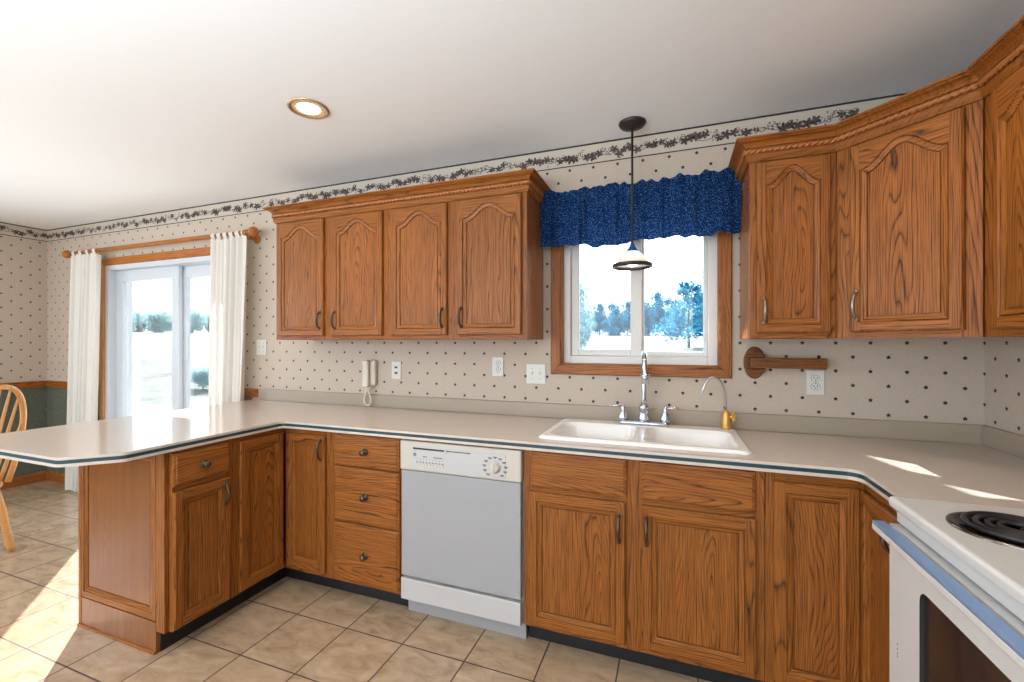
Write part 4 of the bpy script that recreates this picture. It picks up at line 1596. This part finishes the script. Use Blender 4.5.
legp = [(0, 0.015), (0.08, 0.017), (0.2, 0.019), (0.35, 0.023), (0.5, 0.022), (0.62, 0.018), (0.66, 0.022), (0.69, 0.017), (0.72, 0.022), (0.76, 0.022), (0.79, 0.017), (0.82, 0.022), (0.92, 0.020), (1.0, 0.014)]
for sx, sy in ((1, 1), (1, -1), (-1, 1), (-1, -1)):
    turned((sx * 0.13, sy * 0.13, 0.425), (sx * 0.19, sy * 0.165, 0.0), legp).build('leg', ch)
strp = [(0, 0.010), (0.2, 0.012), (0.5, 0.017), (0.8, 0.012), (1, 0.010)]
for sy in (1, -1):
    turned((0.168, sy * 0.16, 0.21), (-0.168, sy * 0.16, 0.21), strp).build('stretcher', ch)
turned((0, 0.16, 0.21), (0, -0.16, 0.21), strp).build('stretcher', ch)
lean = math.tan(math.radians(13))


def bow(t):
    """t 0..1 round the bow from the left foot to the right foot"""
    a = PI * t
    y = 0.215 * math.cos(a)
    y = math.copysign(abs(y / 0.215) ** 0.85, y) * 0.215
    h = 0.625 * math.sin(a) ** 0.72
    y *= 0.80 + 0.20 * math.sin(a) ** 0.5 if a not in (0, PI) else 0.80
    return (-0.16 - lean * h, y, 0.445 + h)


b = MB()
b.tube([bow(i / 40) for i in range(41)], 0.0155, 'pine', 10)
b.build('bow', ch)
for k in range(7):
    yb = -0.12 + 0.04 * k
    yt = yb * 1.45
    # find bow height at this y on top
    best = min((bow(i / 200) for i in range(30, 171)), key=lambda p: abs(p[1] - yt))
    b = MB()
    p0 = Vector((-0.158, yb, 0.445))
    p1 = Vector(best)
    b.tube([tuple(p0.lerp(p1, t)) for t in (0, 0.25, 0.5, 0.75, 1)], [0.008, 0.0105, 0.0095, 0.0075, 0.006], 'pine', 8)
    b.build('spindle', ch)

# ------------------------------------------------------------------ outdoors


def gz(r):
    pts = [(0, -0.16), (12, -0.16), (19, 0.42), (27, 1.08), (45, 1.9), (60, 2.4), (90, 2.7), (200, 3.0)]
    for (a, za), (c, zc) in zip(pts, pts[1:]):
        if r <= c:
            t = (r - a) / (c - a)
            return za + (zc - za) * t
    return pts[-1][1]


b = MB()
na, rr_ = 64, [0.4, 3, 6, 9, 12, 15, 19, 23, 27, 33, 45, 60, 75, 90, 130, 200]
rings = []
for r in rr_:
    ring = []
    for i in range(na + 1):
        a = PI * i / na
        x, y = r * math.cos(a), r * math.sin(a)
        ring.append(b.b.verts.new((x, max(0.205, y + 0.205), gz(r) + (0.06 * vnoise(x * 0.3, 1, y * 0.3) if r > 13 else 0))))
    rings.append(ring)
for r0, r1 in zip(rings, rings[1:]):
    for i in range(na):
        b.face([r0[i], r0[i + 1], r1[i + 1], r1[i]], 'grass', True)
struct(b.build('ground'), 'sunlit pale lawn rising to the trees outside')
struct(MB().box(-13.0, -3.0, 0.21, 6.2, -0.3, -0.14, 'concrete', 0.01).build('patio'), 'pale concrete patio outside the sliding door')

MESH = {}


def foliage_mesh(kind, seed, n, conical=False):
    r = random.Random(seed)
    bb = MB()
    clumps = []
    for k in range(70 if conical else 26):
        if conical:
            h = r.random() ** 1.7
            rad = (1 - h) * 0.40 + 0.05
            a = r.uniform(0, 2 * PI)
            clumps.append((Vector((rad * math.cos(a) * r.uniform(0.3, 1), rad * math.sin(a) * r.uniform(0.3, 1), 0.20 + 0.76 * h)), 0.05 + 0.07 * (1 - h)))
        else:
            d = Vector((r.gauss(0, 1), r.gauss(0, 1), r.gauss(0, 1))).normalized() * r.random() ** 0.4
            clumps.append((Vector((d.x * 0.38, d.y * 0.38, 0.44 + d.z * 0.44)), r.uniform(0.10, 0.2)))
    for k in range(n):
        c, s = r.choice(clumps)
        d = Vector((r.gauss(0, 1), r.gauss(0, 1), r.gauss(0, 0.8))).normalized() * s * r.random() ** 0.3
        p = c + d
        if p.z < 0.02:
            p.z = 0.02
        q = Vector((r.gauss(0, 1), r.gauss(0, 1), r.gauss(0, 1))).normalized()
        u = q.orthogonal().normalized()
        v = q.cross(u)
        e = r.uniform(0.015, 0.034)
        bb.face([bb.b.verts.new(p + u * e), bb.b.verts.new(p + v * e * 0.6), bb.b.verts.new(p - u * e), bb.b.verts.new(p - v * e * 0.6)], kind)
    bmesh.ops.recalc_face_normals(bb.b, faces=bb.b.faces[:])
    me = bpy.data.meshes.new('foliage')
    bb.b.to_mesh(me)
    bb.b.free()
    me.materials.append(M[kind])
    return me


MESH['a0'] = foliage_mesh('leaf_a', 1, 7000)
MESH['a1'] = foliage_mesh('leaf_a', 2, 7000)
MESH['b0'] = foliage_mesh('leaf_b', 3, 7000)
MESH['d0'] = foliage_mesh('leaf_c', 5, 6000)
MESH['c0'] = foliage_mesh('leaf_a', 4, 2600, True)
bb = MB()
bb.tube([(0, 0, -0.02), (0.01, 0, 0.3), (-0.005, 0.01, 0.8)], [0.022, 0.016, 0.004], 'bark', 8)
for k in range(7):
    a = k * 2.4
    h = 0.3 + 0.07 * k
    bb.tube([(0, 0, h), (0.2 * math.cos(a), 0.2 * math.sin(a), h + 0.12)], [0.008, 0.002], 'bark', 5)
trunk = bb.build('trunk')
MESH['trunk'] = trunk.data
bpy.data.objects.remove(trunk)


def tree(az, r, hgt, wid, mesh, label, group=None, dz=0.0):
    a = math.radians(az)
    x, y = r * math.sin(a), -2.44 + r * math.cos(a)
    t = thing('tree', label, 'tree', (x, y, gz(math.hypot(x, y)) + dz), az * 1.7, group)
    for nm, me in (('foliage', MESH[mesh]), ('trunk', MESH['trunk'])):
        o = bpy.data.objects.new(nm, me)
        C.objects.link(o)
        o.parent = t
        o.scale = (wid, wid, hgt)
    return t


tree(1.7, 29, 4.2, 4.4, 'c0', 'airy young tree with a thin trunk on the lawn, right pane of the sink window')
tree(4.0, 41, 7.2, 4.0, 'b0', 'pale tree behind the young tree at the right edge of the sink window')
tree(-13.0, 26, 5.0, 3.6, 'b0', 'pale tree cut off by the left jamb of the sink window')
rnd = random.Random(21)
ORD = ('first', 'second', 'third', 'fourth', 'fifth', 'sixth', 'seventh', 'eighth', 'ninth', 'tenth')
GT = 'tree line seen through the sink window'
for k in range(9):
    az = -12.4 + 1.75 * k
    me = ('a1', 'b0', 'a0', 'a1', 'a0', 'a1', 'a0', 'a1', 'a0')[k]
    hg = (4.2, 4.0, 4.6, 4.6, 4.8, 5.0, 6.0, 5.2, 4.8)[k]
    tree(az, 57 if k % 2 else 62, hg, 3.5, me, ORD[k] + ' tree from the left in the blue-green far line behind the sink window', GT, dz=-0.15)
GD = 'tree line seen through the sliding door'
for k in range(8):
    az = -63.4 + 1.45 * k
    me = 'd0'
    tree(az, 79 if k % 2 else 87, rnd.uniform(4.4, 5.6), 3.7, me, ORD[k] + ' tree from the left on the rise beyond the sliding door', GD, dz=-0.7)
tree(-55.3, 15.5, 0.75, 0.95, 'd0', 'low leafy shrub beside the patio in the right glass panel of the sliding door')

# added, unseen sun blocker outside the sink window: sloping boards leave only a slit
blocker = struct_empty('sun_blocker', 'added unseen boards blocking the sun outside the sink window', (-1.2, 1.0, -0.16))
SLX, SLZ = Vector((0.43, -0.49)).normalized()


def board(nm, x0, x1, zlo, zhi, y0, y1):
    """sloping board between two lines falling to the right; zlo, zhi are heights at x = -1.2"""
    bb = MB()
    sl = -0.49 / 0.43
    q = [(x0, zlo + sl * (x0 + 1.2)), (x1, zlo + sl * (x1 + 1.2)), (x1, zhi + sl * (x1 + 1.2)), (x0, zhi + sl * (x0 + 1.2))]
    bb.loops([[(x + 1.2, y0 - 1.0, z + 0.16) for x, z in q], [(x + 1.2, y1 - 1.0, z + 0.16) for x, z in q]], 'concrete', smooth=False)
    bb.build(nm, blocker)


board('lower_blocker', -1.75, -0.90, 1.95, 2.66, 0.98, 1.02)
board('upper_blocker', -1.75, -0.90, 2.785, 3.75, 0.98, 1.02)
for x, zt in ((-1.72, 3.9), (-0.96, 2.9)):
    bb = MB()
    bb.box(x + 1.2 - 0.045, x + 1.2 + 0.045, 0.021, 0.11, 0.0, zt + 0.16, 'concrete', 0.004)
    bb.build('post', blocker)
